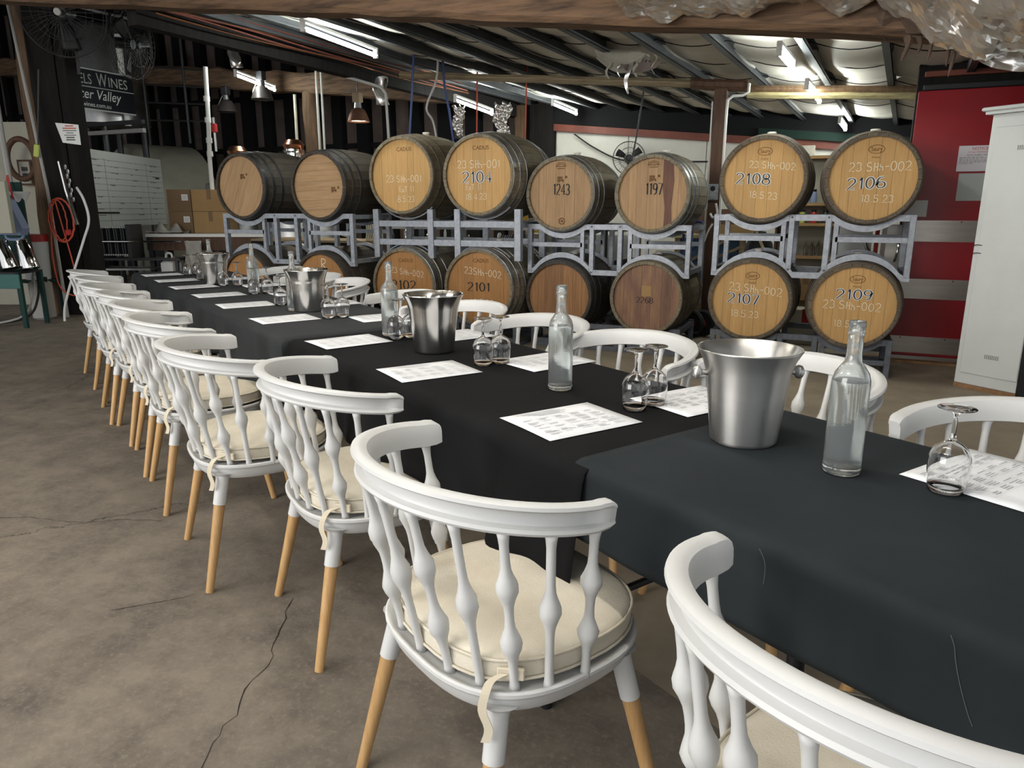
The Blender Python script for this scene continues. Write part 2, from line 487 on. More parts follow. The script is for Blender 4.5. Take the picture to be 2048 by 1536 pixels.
GL = {
 '0': [arc(.35, .5, .28, .5, 90, 450, 16)],
 '1': [[(.14, .84), (.30, 1), (.30, 0)]],
 '2': [arc(.33, .72, .27, .28, 160, -30, 9) + [(.06, 0), (.64, 0)]],
 '3': [arc(.3, .74, .27, .26, 150, -90, 9) + arc(.3, .25, .31, .25, 90, -150, 9)],
 '4': [[(.48, 0), (.48, 1), (.04, .3), (.68, .3)]],
 '5': [[(.6, 1), (.14, 1), (.1, .56)] + arc(.3, .3, .31, .3, 110, -150, 10)],
 '6': [[(.52, .97)] + arc(.36, .5, .3, .47, 110, 200, 6) + arc(.35, .28, .28, .28, 190, -160, 14)],
 '7': [[(.05, 1), (.62, 1), (.26, 0)]],
 '8': [arc(.34, .75, .24, .24, 270, -90, 12), arc(.34, .25, .29, .26, 90, 450, 12)],
 '9': [arc(.34, .71, .28, .28, 0, 360, 12) + [(.6, .5), (.5, .12), (.2, .0)]],
 '.': [[(.12, .0), (.16, .05)]],
 '-': [[(.08, .45), (.5, .47)]],
 '+': [[(.08, .45), (.55, .45)], [(.31, .68), (.31, .2)]],
 ' ': [],
 'S': [arc(.32, .75, .26, .24, 40, 250, 8) + arc(.3, .26, .29, .25, 80, -150, 9)],
 'H': [[(.12, 1), (.1, 0)], [(.1, .5), (.46, .52)], [(.46, 1), (.46, .0)]],
 'h': [[(.1, .8), (.08, 0)], [(.08, .3)] + arc(.26, .3, .18, .2, 170, 0, 6) + [(.45, 0)]],
 'R': [[(.1, 0), (.12, 1)], [(.12, 1)] + arc(.3, .76, .27, .24, 90, -90, 8) + [(.14, .5), (.66, 0)]],
 'I': [[(.2, 1), (.2, 0)]],
 'L': [[(.1, 1), (.1, .02), (.55, .02)]],
 'O': [arc(.35, .5, .32, .48, 90, 450, 14)],
 'U': [[(.06, 1), (.06, .3)] + arc(.32, .3, .26, .3, 180, 360, 8) + [(.58, 1)]],
 'E': [[(.5, 1), (.1, 1), (.1, 0), (.52, 0)], [(.1, .5), (.42, .5)]],
 'X': [[(.05, .6), (.5, 0)], [(.5, .6), (.05, 0)]],
 'T': [[(.0, 1), (.6, 1)], [(.3, 1), (.3, 0)]],
}
GW = {'1': .55, '.': .34, '-': .62, ' ': .38, 'I': .42, 'h': .58, 'H': .6, 'L': .6, 'E': .6, 'X': .6}
def stroke_width(txt): return sum(GW.get(ch, .78) for ch in txt)
def stroke_text(name, txt, h, x, z, y, m, parent, a=.05, b=None, wob=0.0, tilt=0.0, squeeze=1.0, rot=None, seed=0):
    """ribbons in the xz plane facing -y; a, b = half widths of upright and level strokes (in em)"""
    b = a if b is None else b
    rnd = random.Random(seed + len(txt))
    mb = MB()
    W = stroke_width(txt) * squeeze
    cx = -W / 2
    for ch in txt:
        dz = rnd.uniform(-wob, wob); sc = 1 + rnd.uniform(-wob, wob)
        for line in GL[ch]:
            P = []
            for (u, v) in line:
                U = cx + u * squeeze * sc; V = (v - .5) * sc + dz + tilt * U
                P.append((U, V))
            n = len(P); L_, R_ = [], []
            for i in range(n):
                q0 = P[max(0, i - 1)]; q1 = P[min(n - 1, i + 1)]
                dx, dy = q1[0] - q0[0], q1[1] - q0[1]
                l = math.hypot(dx, dy) or 1
                nx, ny = -dy / l, dx / l
                hw = math.sqrt((a * nx) ** 2 + (b * ny) ** 2)
                L_.append((P[i][0] + nx * hw, P[i][1] + ny * hw)); R_.append((P[i][0] - nx * hw, P[i][1] - ny * hw))
            V3 = [(p[0] * h, y, p[1] * h) for p in L_ + R_]
            mb.add(V3, [(i, i + 1, n + i + 1, n + i) for i in range(n - 1)])
        cx += GW.get(ch, .78) * squeeze
    o = mb.build(name, m, parent, loc=(x, 0, z), rot=rot, fix=False)
    return o

# ================================================================== THE SHED
TA = R(59.3)                                    # direction of the long table
TS = Vector((-math.sin(TA), math.cos(TA), 0))   # along the table, away from the camera
TT = Vector((math.cos(TA), math.sin(TA), 0))    # across the table, towards the barrels
RZ = TA - PI / 2
def TP(s, t, z=0.0):
    p = TS * s + TT * t
    return Vector((p.x, p.y, z))
def roof_z(x): return 2.38 - 0.10 * x           # underside of the purlins; the roof climbs to the left
YB1, YB2, YW = 4.42, 7.8, 11.5
SK = 0.07                                       # purlins run slightly off the wall's square

CRACKS = [[(-1.55, 1.68), (-1.466, 1.524), (-1.37, 1.374), (-1.355, 1.26), (-1.305, 1.174), (-1.29, 1.101), (-1.244, 1.002), (-1.213, 0.945)],
          [(-3.178, 1.65), (-3.117, 1.694), (-3.012, 1.752), (-2.791, 1.796), (-2.623, 1.898), (-2.442, 1.967)],
          [(-2.046, 1.385), (-1.973, 1.457), (-1.929, 1.518), (-1.891, 1.545), (-1.852, 1.616)]]
struct('floor', MB().grid(lambda u, v: (-20 + 26 * u, -5 + 18 * v, 0), 4, 4), 'concrete_floor')

# paler floor colour on the barrel side of the tables
MB().add([TP(-4, 1.32, .0008), TP(7.6, 1.32, .0008), Vector((-6.2, 11.4, .0008)), Vector((4.4, 11.4, .0008)), Vector((4.4, -1.2, .0008))], [(0, 4, 3, 2, 1)]).build('floor_pale', 'concrete_pale', bpy.data.objects['floor'])
for pts in CRACKS:
    P = [Vector((x, y, 0)) for (x, y) in pts]; fine = []
    _rc = random.Random(len(pts))
    for a_, b_ in zip(P[:-1], P[1:]):
        n_ = max(2, int((b_ - a_).length / .03))
        fine += [a_.lerp(b_, k / n_) + Vector((_rc.uniform(-.008, .008), _rc.uniform(-.008, .008), 0)) for k in range(n_)]
    cm = MB()
    for i, p in enumerate(fine):
        q = fine[min(i + 1, len(fine) - 1)] - fine[max(0, i - 1)]
        nrm = Vector((-q.y, q.x, 0)).normalized() * _rc.uniform(.0006, .0024)
        cm.v += [tuple(p + nrm + Vector((0, 0, .0006))), tuple(p - nrm + Vector((0, 0, .0006)))]
    cm.f += [(2 * i, 2 * i + 1, 2 * i + 3, 2 * i + 2) for i in range(len(fine) - 1)]
    cm.build('crack', 'crack_dark', bpy.data.objects['floor'], fix=False)
# back wall: white sheeting in panels on the right, dark studs on brown board to the left
wb = MB().box(-4.35, 4.0, YW + 0.03, YW + 0.12, 0, 2.9)
wall_back = struct('wall_back', wb, 'wall_white')
for i in range(7):
    x = -4.33 + i * 1.2
    MB().box(x, min(x + 1.19, 3.99), YW, YW + 0.03, 0, 2.48, c=0.004).build('panel', 'wall_white', wall_back)
wl = struct('wall_far', MB().box(-20, -4.35, YW + 0.15, YW + 0.25, 0, 5.9), 'dark_wall')
k = 0
x = -19.6
while x < -4.4:
    wd = 0.16 + 0.10 * random.random()
    MB().box(x, x + wd, YW - 0.02, YW + 0.15, 0, 5.6).build('stud', 'stud', wl)
    x += 0.52 + 0.06 * random.random()
for z in (1.25, 2.35, 3.3):
    MB().box(-20, -4.4, YW + 0.06, YW + 0.14, z, z + 0.09).build('nogging', 'stud', wl)
struct('wall_left', MB().box(-20.1, -20, -5, YW + 0.3, 0, 5.9), 'dark_wall')
# timber corner between the dark and the white wall
struct('trim_1', MB().box(-4.75, -4.36, YW - 0.12, YW + 0.05, 0, 2.9), 'post_black')
struct('trim_2', MB().box(-5.02, -4.86, YW - 0.10, YW + 0.02, 0, 2.9), 'post_log')
# red fascia over the white wall, following the roof
def sloped(x0, x1, y0, y1, za, zb, skew=0.10):
    """board from x0 to x1 between heights za and zb taken at x = 0, climbing to the left"""
    P = []
    for x in (x0, x1):
        for (y, z) in ((y0, za), (y1, za), (y1, zb), (y0, zb)):
            P.append((x, y, z - skew * x))
    return MB().add(P, [(3, 2, 1, 0), (4, 5, 6, 7), (0, 1, 5, 4), (1, 2, 6, 5), (2, 3, 7, 6), (3, 0, 4, 7)])
struct('trim_3', sloped(-4.4, 4, YW - 0.06, YW + 0.01, 2.05, 2.155), 'red_trim')
struct('trim_17', sloped(-4.4, 4, YW - 0.05, YW + 0.01, 2.155, 2.6), 'stud')
struct('trim_4', sloped(-1.2, 4, YW - 0.12, YW - 0.02, 2.155, 2.27), 'green_trim')

# roof: dark sheet, sagging foil-backed lining between steel purlins
_x0, _x1, _x2 = 4.5, -5.35, -20
ceil = struct('ceiling', MB().add([(_x0, -0.5, roof_z(_x0) + .42), (_x0, 12, roof_z(_x0) + .42), (_x1, 12, roof_z(_x1) + .42), (_x1, -0.5, roof_z(_x1) + .42),
                                   (_x1, 12, roof_z(_x1) + 1.4), (_x1, -0.5, roof_z(_x1) + 1.4), (_x2, 12, roof_z(_x2) + 1.4), (_x2, -0.5, roof_z(_x2) + 1.4)],
                                  [(0, 1, 2, 3), (3, 2, 4, 5), (5, 4, 6, 7)]), 'dark_roof')
solidify(ceil, 0.03, 1.0)
PX = [-5.02, -4.50, -3.92, -3.40, -2.88, -2.36, -1.90, -1.45, -0.88, -0.26, 0.28, 0.85, 1.42, 2.0]   # at Y = 7.8
def px_at(x, y): return x + SK * (y - YB2)
def purlin(x):
    mb = MB()
    y0, y1 = (1.5 if x > -5.5 else YB1 + .15), YW - 0.05
    z = roof_z(x) + (0 if x > -5.5 else 1.0)
    A = Vector((px_at(x, y0), y0, z)); B = Vector((px_at(x, y1), y1, z))
    dep, wd, th = 0.105, 0.05, 0.006
    for (dx0, dx1, z0, z1) in ((-th, 0, 0, dep), (0, wd, 0, th), (0, wd, dep - th, dep), (wd - th, wd, 0, 0.02)):
        P = []
        for q in (A, B):
            for (dx, dz) in ((dx0, z0), (dx1, z0), (dx1, z1), (dx0, z1)):
                P.append((q.x + dx, q.y, q.z + dz))
        mb.add(P, [(3, 2, 1, 0), (4, 5, 6, 7), (0, 1, 5, 4), (1, 2, 6, 5), (2, 3, 7, 6), (3, 0, 4, 7)])
    return mb
for x in PX:
    purlin(x).build('purlin', 'purlin', ceil)
for i in range(len(PX) - 1):
    xa, xb = PX[i] + 0.02, PX[i + 1] + 0.03
    for (y0, y1) in ((1.5, 4.6), (4.6, 6.35), (6.35, 8.1), (8.1, 9.8), (9.8, YW + 0.05)):
        ph = random.random() * 6
        def f(u, v, xa=xa, xb=xb, y0=y0, y1=y1, ph=ph):
            yy = y0 + (y1 - y0) * v
            xx = px_at(xa + (xb - xa) * u, yy)
            sag = 0.035 * math.sin(PI * u) + 0.035 * math.sin(PI * v) ** 0.7 + 0.008 * math.sin(9 * v + ph + 5 * u)
            return (xx, yy, roof_z(xa + (xb - xa) * u) + 0.125 - sag + (0.03 if v in (0, 1) else 0))
        MB().grid(f, 6, 14).build('lining_sheet', 'lining', ceil, smooth='all')
    for yy in (5.4, 6.35, 7.2, 8.1, 9.0, 9.8):
        MB().tube([(px_at(xa + (xb - xa) * q / 8, yy), yy, roof_z(xa + (xb - xa) * q / 8) + .10 - .05 * math.sin(PI * q / 8)) for q in range(9)], 0.004, 5).build('lining_wire', 'stud', ceil)
# purlins of the dark bay on the left
for x in [-5.9 - 0.95 * i for i in range(11)]:
    purlin(x).build('purlin', 'stud', ceil)

# hewn log beam across the near side, sawn timber beam behind, log beam on the left
def beam(name, x0, x1, y, zlow, dep, wd, m, skew, wob=0.0, n=24):
    mb = MB(); rnd = random.Random(int(y * 10))
    P = []; F = []
    for i in range(n + 1):
        x = x0 + (x1 - x0) * i / n
        a = wob * rnd.uniform(-1, 1); b = wob * rnd.uniform(-1, 1)
        z0 = zlow - skew * x + a; z1 = z0 + dep + b
        c = 0.03
        ring = [(-wd / 2 + c, z0), (wd / 2 - c, z0), (wd / 2, z0 + c), (wd / 2, z1 - c), (wd / 2 - c, z1), (-wd / 2 + c, z1), (-wd / 2, z1 - c), (-wd / 2, z0 + c)]
        P += [(x, y + q + wob * rnd.uniform(-.5, .5), z) for (q, z) in ring]
    for i in range(n):
        for j in range(8):
            F.append((i * 8 + j, i * 8 + (j + 1) % 8, i * 8 + 8 + (j + 1) % 8, i * 8 + 8 + j))
    F += [tuple(range(7, -1, -1)), tuple(n * 8 + j for j in range(8))]
    mb.add(P, F)
    return struct(name, mb, m, smooth=True)
beam('trim_5', -20, 0.62, YB1, 2.125, 0.21, 0.22, 'timber_beam', 0.128, wob=0.008, n=60)
# broken rotten end of the log beam
mb = MB(); _r6 = random.Random(4)
mb.tube([(.10 + .035 * i, YB1 - .02 - .01 * i, 2.24 - .008 * i + .012 * _r6.uniform(-1, 1)) for i in range(15)], .1, 9, rf=lambda t: (.105 - .075 * t ** 2) * (1 + .18 * math.sin(23 * t)))
for (x0, x1, z1, r0) in ((.22, .20, 1.99, .030), (.25, .27, 2.02, .022), (.30, .315, 1.975, .020), (.36, .40, 1.95, .026), (.42, .415, 1.90, .022), (.47, .52, 2.0, .024)):
    mb.tube(bez([(x0 - .03, YB1 - .04, 2.17), ((x0 + x1) / 2 + .015, YB1 - .07, 2.08), (x1, YB1 - .07, z1)], 5), .02, 6, rf=lambda t, r0=r0: r0 * (1 - t) ** .8 * (1 + .25 * math.sin(17 * t)) + .002)
struct('trim_6', mb, 'torn')
beam('trim_7', -4.9, -1.45, YB2, 2.31, 0.075, 0.12, 'timber_pale', 0.092, wob=0.003)
beam('trim_8', -1.5, -0.95, YB2, 2.285, 0.10, 0.14, 'post_brown', 0.1, wob=0.003)
beam('trim_9', -0.95, 3.2, YB2 - 0.02, 2.255, 0.055, 0.10, 'timber_yellow', 0.062, wob=0.002)
beam('trim_10', -0.95, 3.2, YB2 + 0.04, 2.31, 0.07, 0.10, 'post_log', 0.062, wob=0.002)
beam('trim_11', -20, -5.3, 9.6, 2.18, 0.30, 0.26, 'timber_beam', 0.105, wob=0.02, n=50)
# dark valley beam at the edge of the lined bay, with its run of red cables
P = MB(); P.bar((-5.42, 4.58, roof_z(-5.4) - .05), (-5.05, YW, roof_z(-5.4) - .05), 0.12, 0.30)
struct('trim_12', P, 'post_black')
for i in range(7):
    dz = -0.02 - 0.028 * i
    pts = [(-5.25 + SK * (y - 4.6) + .012 * i + 0.012 * math.sin(3 * y + i), y, roof_z(-5.4) + 0.06 + dz + 0.012 * math.sin(2.2 * y + i * 2)) for y in [4.6 + .4 * j for j in range(13)]]
    tag(MB().tube(bez(pts, 3), 0.007, 5).build('roof_cable', 'red_trim' if i % 3 else 'copper'), 'one of the red-brown cables strung along the dark roof beam', 'cable', 'red-brown cables along the roof beam')

# posts
struct('trim_13', MB().box(-1.26, -1.14, YB2 - .06, YB2 + .06, 0, 2.42, c=.006), 'post_brown')
m = MB().tube([(-7.69 + .01 * math.sin(i), 9.6 + .01 * math.cos(2 * i), .25 * i) for i in range(14)], .13, 14, rf=lambda t: .135 - .012 * t)
struct('trim_14', m, 'post_log', smooth=True)
# black post cluster at the left end of the table
pc = struct('trim_15', MB().box(-.20, .19, -.14, .14, 0, 4.4, c=.01), 'post_black', loc=(-8.47, 6.05, 0), rot=(0, 0, R(24)))
MB().tube([(-.30 + .012 * math.sin(i * 1.3), -.05 + .01 * math.cos(i), .3 * i) for i in range(14)], .11, 12, rf=lambda t: .125 - .03 * t).build('log', 'post_log', pc, smooth=True)
MB().box(-.22, .08, -.17, -.14, .2, 3.6, c=.004).build('board', 'post_black', pc)
MB().box(.09, .20, -.165, -.14, 0, 2.9, c=.004).build('board', 'post_black', pc)

# foil insulation hanging in front of the beam, top right
def foil(u, v):
    x = -1.2 + 3.4 * u
    lo = 2.29
    for (xa, xb, dep, ex) in ((-0.9, -0.35, .025, 1.3), (-.35, .10, .06, 1.3), (0.06, 1.28, .345, .8)):
        if xa < x < xb: lo -= dep * math.sin(PI * (x - xa) / (xb - xa)) ** ex
    wr = .015 * math.sin(13 * x + 5 * v) + .012 * math.sin(29 * x - 11 * v) + .01 * math.sin(7 * x * v + 23 * v)
    y = 4.28 - 1.5 * (1 - v) + wr * 2
    z = lo + 0.42 * (1 - v) ** 1.6 + wr * (0.4 + v)
    return (x, y, z)
_rf = random.Random(21)
_cr = {}
def crumple(u, v):
    x, y, z = foil(u, v)
    k = (round(u * 130), round(v * 46))
    if k not in _cr: _cr[k] = (_rf.uniform(-1, 1), _rf.uniform(-1, 1), _rf.uniform(-1, 1))
    a, b, c = _cr[k]
    return (x + .006 * a, y + .012 * b, z + .0075 * c)
fo = MB().grid(crumple, 130, 46).build('foil_insulation', 'foil')
tag(fo, 'crumpled silver foil insulation sagging from the roof over the log beam', 'insulation')
fo2 = MB().grid(lambda u, v: (.52 + .36 * u + .03 * math.sin(9 * v), 4.33 + .015 * math.sin(14 * u + 6 * v), 2.06 - (.10 + .06 * math.sin(PI * u)) * v), 14, 8).build('torn_strip', 'foil', fo, smooth='all')
sc = tag(MB().grid(lambda u, v: (-2.02 + .30 * u, 4.24 + .02 * math.sin(11 * u + 5 * v), 2.60 - .085 * v * (1 - .5 * u) + .01 * math.sin(17 * u)), 16, 6).build('foil_scrap', 'foil', smooth='all'), 'small silver foil scrap stuck on top of the log beam', 'foil scrap')
# lining torn open above the barrels, its shreds hanging
tl = thing('torn_lining', 'grey roof lining torn open with ragged shreds hanging above the barrels', 'torn lining', (-1.75, 6.45, 2.48))
MB().grid(lambda u, v: (-.33 + .5 * u, .04 * math.sin(9 * v), .20 - .28 * v * (0.5 + .5 * math.sin(PI * u)) ), 10, 6).build('flap', 'kraft', tl, smooth='all')
for (x, l, wd, mm) in ((-.22, .17, .03, 'kraft'), (-.05, .30, .05, 'foil'), (.02, .17, .05, 'kraft'), (.12, .13, .02, 'foil'), (.18, .16, .02, 'kraft'), (-.12, .16, .02, 'foil')):
    MB().grid(lambda u, v, x=x, l=l, wd=wd: (x + wd * u * (1 - .6 * v) + .02 * math.sin(7 * v), .01 * math.sin(9 * v + u), .05 - l * v), 3, 8).build('shred', mm, tl, smooth='all')
MB().grid(lambda u, v: (-.1 + .34 * u, .02 * math.sin(8 * u), .02 - .08 * v * math.sin(PI * u) ** .5 - .03), 10, 4).build('flap', 'dark_wall', tl, smooth='all')

# ================================================================== LIGHT TUBES
def light_tube(x0, y0, z0, x1, y1, z1, label, glow='tube_glow'):
    c = Vector(((x0 + x1) / 2, (y0 + y1) / 2, (z0 + z1) / 2))
    t = thing('light_tube', label, 'ceiling light', c, 0, 'fluorescent tubes under the roof')
    a = Vector((x0, y0, z0)) - c; b = Vector((x1, y1, z1)) - c
    d = (b - a).normalized()
    MB().bar(a - d * .02 + Vector((0, 0, .058)), b + d * .02 + Vector((0, 0, .058)), .032, .022).build('batten', 'white_paint', t)
    MB().cyl(a, b, .019, n=8, cap=False).build('tube', glow, t, smooth=True)
    for p in (a, b):
        MB().bar(p - d * .015 + Vector((0, 0, .02)), p + d * .015 + Vector((0, 0, .02)), .036, .09).build('end_cap', 'white_paint', t)
    return t
light_tube(-4.16, 5.15, 2.70, -4.24, 6.30, 2.70, 'glowing fluorescent tube nearest the log beam, above the left barrels')
light_tube(-7.64, 8.00, 3.02, -8.04, 9.20, 3.02, 'glowing tube behind the grey bell lamp on the far left')
light_tube(-4.59, 8.55, 2.60, -4.60, 9.65, 2.56, 'glowing tube above the barrel marked 2104, left of the silver foil')
light_tube(-3.83, 10.0, 2.69, -3.88, 11.15, 2.69, 'glowing tube near the corner of the white wall, with a hanging loop')
light_tube(-0.50, 5.66, 2.32, -0.45, 6.30, 2.32, 'topmost of the three glowing tubes on the right-hand purlin')
light_tube(-0.39, 7.30, 2.32, -0.31, 8.30, 2.32, 'middle of the three glowing tubes on the right-hand purlin')
light_tube(-0.13, 10.2, 2.31, -0.06, 11.2, 2.31, 'farthest of the three glowing tubes, just above barrel 2106')

light_tube(*(TP(.4, 1.1, 2.27)), *(TP(1.6, 1.1, 2.27)), 'added fluorescent tube, out of view above the near end of the tables', 'tube_glow_warm')  # these four tubes are added out of view, standing in for overhead lamps
light_tube(*(TP(2.6, 1.2, 2.47)), *(TP(3.8, 1.2, 2.47)), 'added fluorescent tube, out of view above the middle of the tables', 'tube_glow_warm')
light_tube(*(TP(.2, -.45, 2.38)), *(TP(1.4, -.45, 2.38)), 'added fluorescent tube, out of view above the aisle beside the nearest chairs', 'tube_glow_warm')
light_tube(*(TP(2.7, -.35, 2.52)), *(TP(3.9, -.35, 2.52)), 'added fluorescent tube, out of view above the aisle beside the middle chairs', 'tube_glow_warm')

# ================================================================== TABLES
ZT = 0.745
def fold(e, edge, r=.022):
    """excess e past (edge - r): returns position and drop"""
    if e <= 0: return edge - r + e, 0.0
    if e < r * PI / 2: return edge - r + r * math.sin(e / r), r * (1 - math.cos(e / r))
    return edge, r + (e - r * PI / 2)
def tablecloth(name, s0, s1, t0, t1, z, dl, dr, de0, de1, m, label, pleat, seed):
    rnd = random.Random(seed)
    ph = [rnd.uniform(0, 6) for _ in range(6)]
    r = .022
    def axis(lo, hi, d0, d1, n):
        A = []
        if d0 > 0: A += [lo + r - (d0 + .012) * (1 - i / 12) for i in range(12)]
        A += [lo + r + (hi - lo - 2 * r) * i / n for i in range(n + 1)]
        if d1 > 0: A += [hi - r + (d1 + .012) * (i + 1) / 12 for i in range(12)]
        return A
    S = axis(s0, s1, de0, de1, 90); T = axis(t0, t1, dl, dr, 24)
    P = []; base = TP(s0, t0, 0)
    for s in S:
        for t in T:
            ds = dt = 0.0; ss, tt = s, t; osg = otg = 0
            if s < s0 + r: q, ds = fold(s0 + r - s, -s0, r); ss = -q; osg = -1
            elif s > s1 - r: ss, ds = fold(s - (s1 - r), s1, r); osg = 1
            if t < t0 + r: q, dt = fold(t0 + r - t, -t0, r); tt = -q; otg = -1
            elif t > t1 - r: tt, dt = fold(t - (t1 - r), t1, r); otg = 1
            dd = max(ds, dt)
            if dd > 0:
                wv = sum(math.sin((7 + 9 * k) * (s + .35 * t * (osg != 0)) + ph[k] + (2.1 * k) * t * (osg != 0)) / (1 + k) for k in range(4))
                amp = pleat * dd * (0.5 + wv * .55)
                if dt > 0: tt += otg * amp
                if ds > 0: ss += osg * amp * .7
            zz = z - dd + .0006 * math.sin(3.1 * s + ph[0]) * math.sin(5 * t + ph[1]) + .0004 * math.sin(11 * s + 7 * t + ph[2])
            if dd > .1: zz += .006 * math.sin(4 * s + ph[3])
            P.append(TP(ss, tt, zz) - base)
    nv = len(T)
    F = [(i * nv + j, i * nv + j + 1, (i + 1) * nv + j + 1, (i + 1) * nv + j) for i in range(len(S) - 1) for j in range(nv - 1)]
    o = MB().add(P, F).build(name, m, smooth='all')
    o.location = base
    solidify(o, .0022, 1.0)
    return tag(o, label, 'tablecloth', 'black cloths on the tables')
def trestle(s0, s1, t0, t1, label, inset=.20):
    c = TP((s0 + s1) / 2, (t0 + t1) / 2, 0)
    t = thing('trestle_table', label, 'table', c, RZ, 'folding tables in one long row')
    L_, W_ = s1 - s0 - .03, t1 - t0 - .03
    MB().box(-L_ / 2, L_ / 2, -W_ / 2, W_ / 2, ZT - .04, ZT - .006, c=.006).build('tabletop', 'black', t)
    for sx in (-1, 1):
        for sy in (-1, 1):
            lg = MB().cyl((sx * (L_ / 2 - inset), sy * (W_ / 2 - .06), 0.0), (sx * (L_ / 2 - inset), sy * (W_ / 2 - .06), ZT - .04), .0155, n=12).build('leg', 'black', t, smooth=True)
            MB().cyl((sx * (L_ / 2 - inset), sy * (W_ / 2 - .06) - .0155, .60), (sx * (L_ / 2 - inset), sy * (W_ / 2 - .06) - .020, .60), .006, n=8).build('rivet', 'steel_dull', lg)
        MB().cyl((sx * (L_ / 2 - inset), -W_ / 2 + .06, .25), (sx * (L_ / 2 - inset), W_ / 2 - .06, .25), .011, n=8).build('stretcher', 'black', t)
trestle(-.72, 1.09, .965, 1.66, 'folding table with black legs under the nearest cloth', .46)
trestle(1.11, 2.91, .945, 1.655, 'folding table under the second black cloth from the camera', .16)
trestle(2.95, 4.74, .925, 1.65, 'folding table under the third black cloth from the camera')
trestle(4.76, 6.82, .93, 1.65, 'folding table at the far end of the row')
tablecloth('tablecloth', -.75, 1.13, .945, 1.672, ZT + .004, .165, .17, 0, 0, 'cloth_blue', 'blue-black tablecloth nearest the camera, hanging short over the edge', .035, 1)
tablecloth('tablecloth', 1.04, 2.925, .937, 1.667, ZT, .255, .25, 0, .22, 'cloth_black', 'deep black tablecloth second from the camera, in soft pleats', .20, 2)
tablecloth('tablecloth', 2.94, 4.75, .915, 1.662, ZT + .001, .26, .25, .22, 0, 'cloth_grey', 'charcoal pleated tablecloth third from the camera', .24, 3)
tablecloth('tablecloth', 4.745, 6.84, .92, 1.66, ZT - .003, .26, .25, 0, .26, 'cloth_grey', 'charcoal tablecloth on the farthest table of the row', .22, 4)

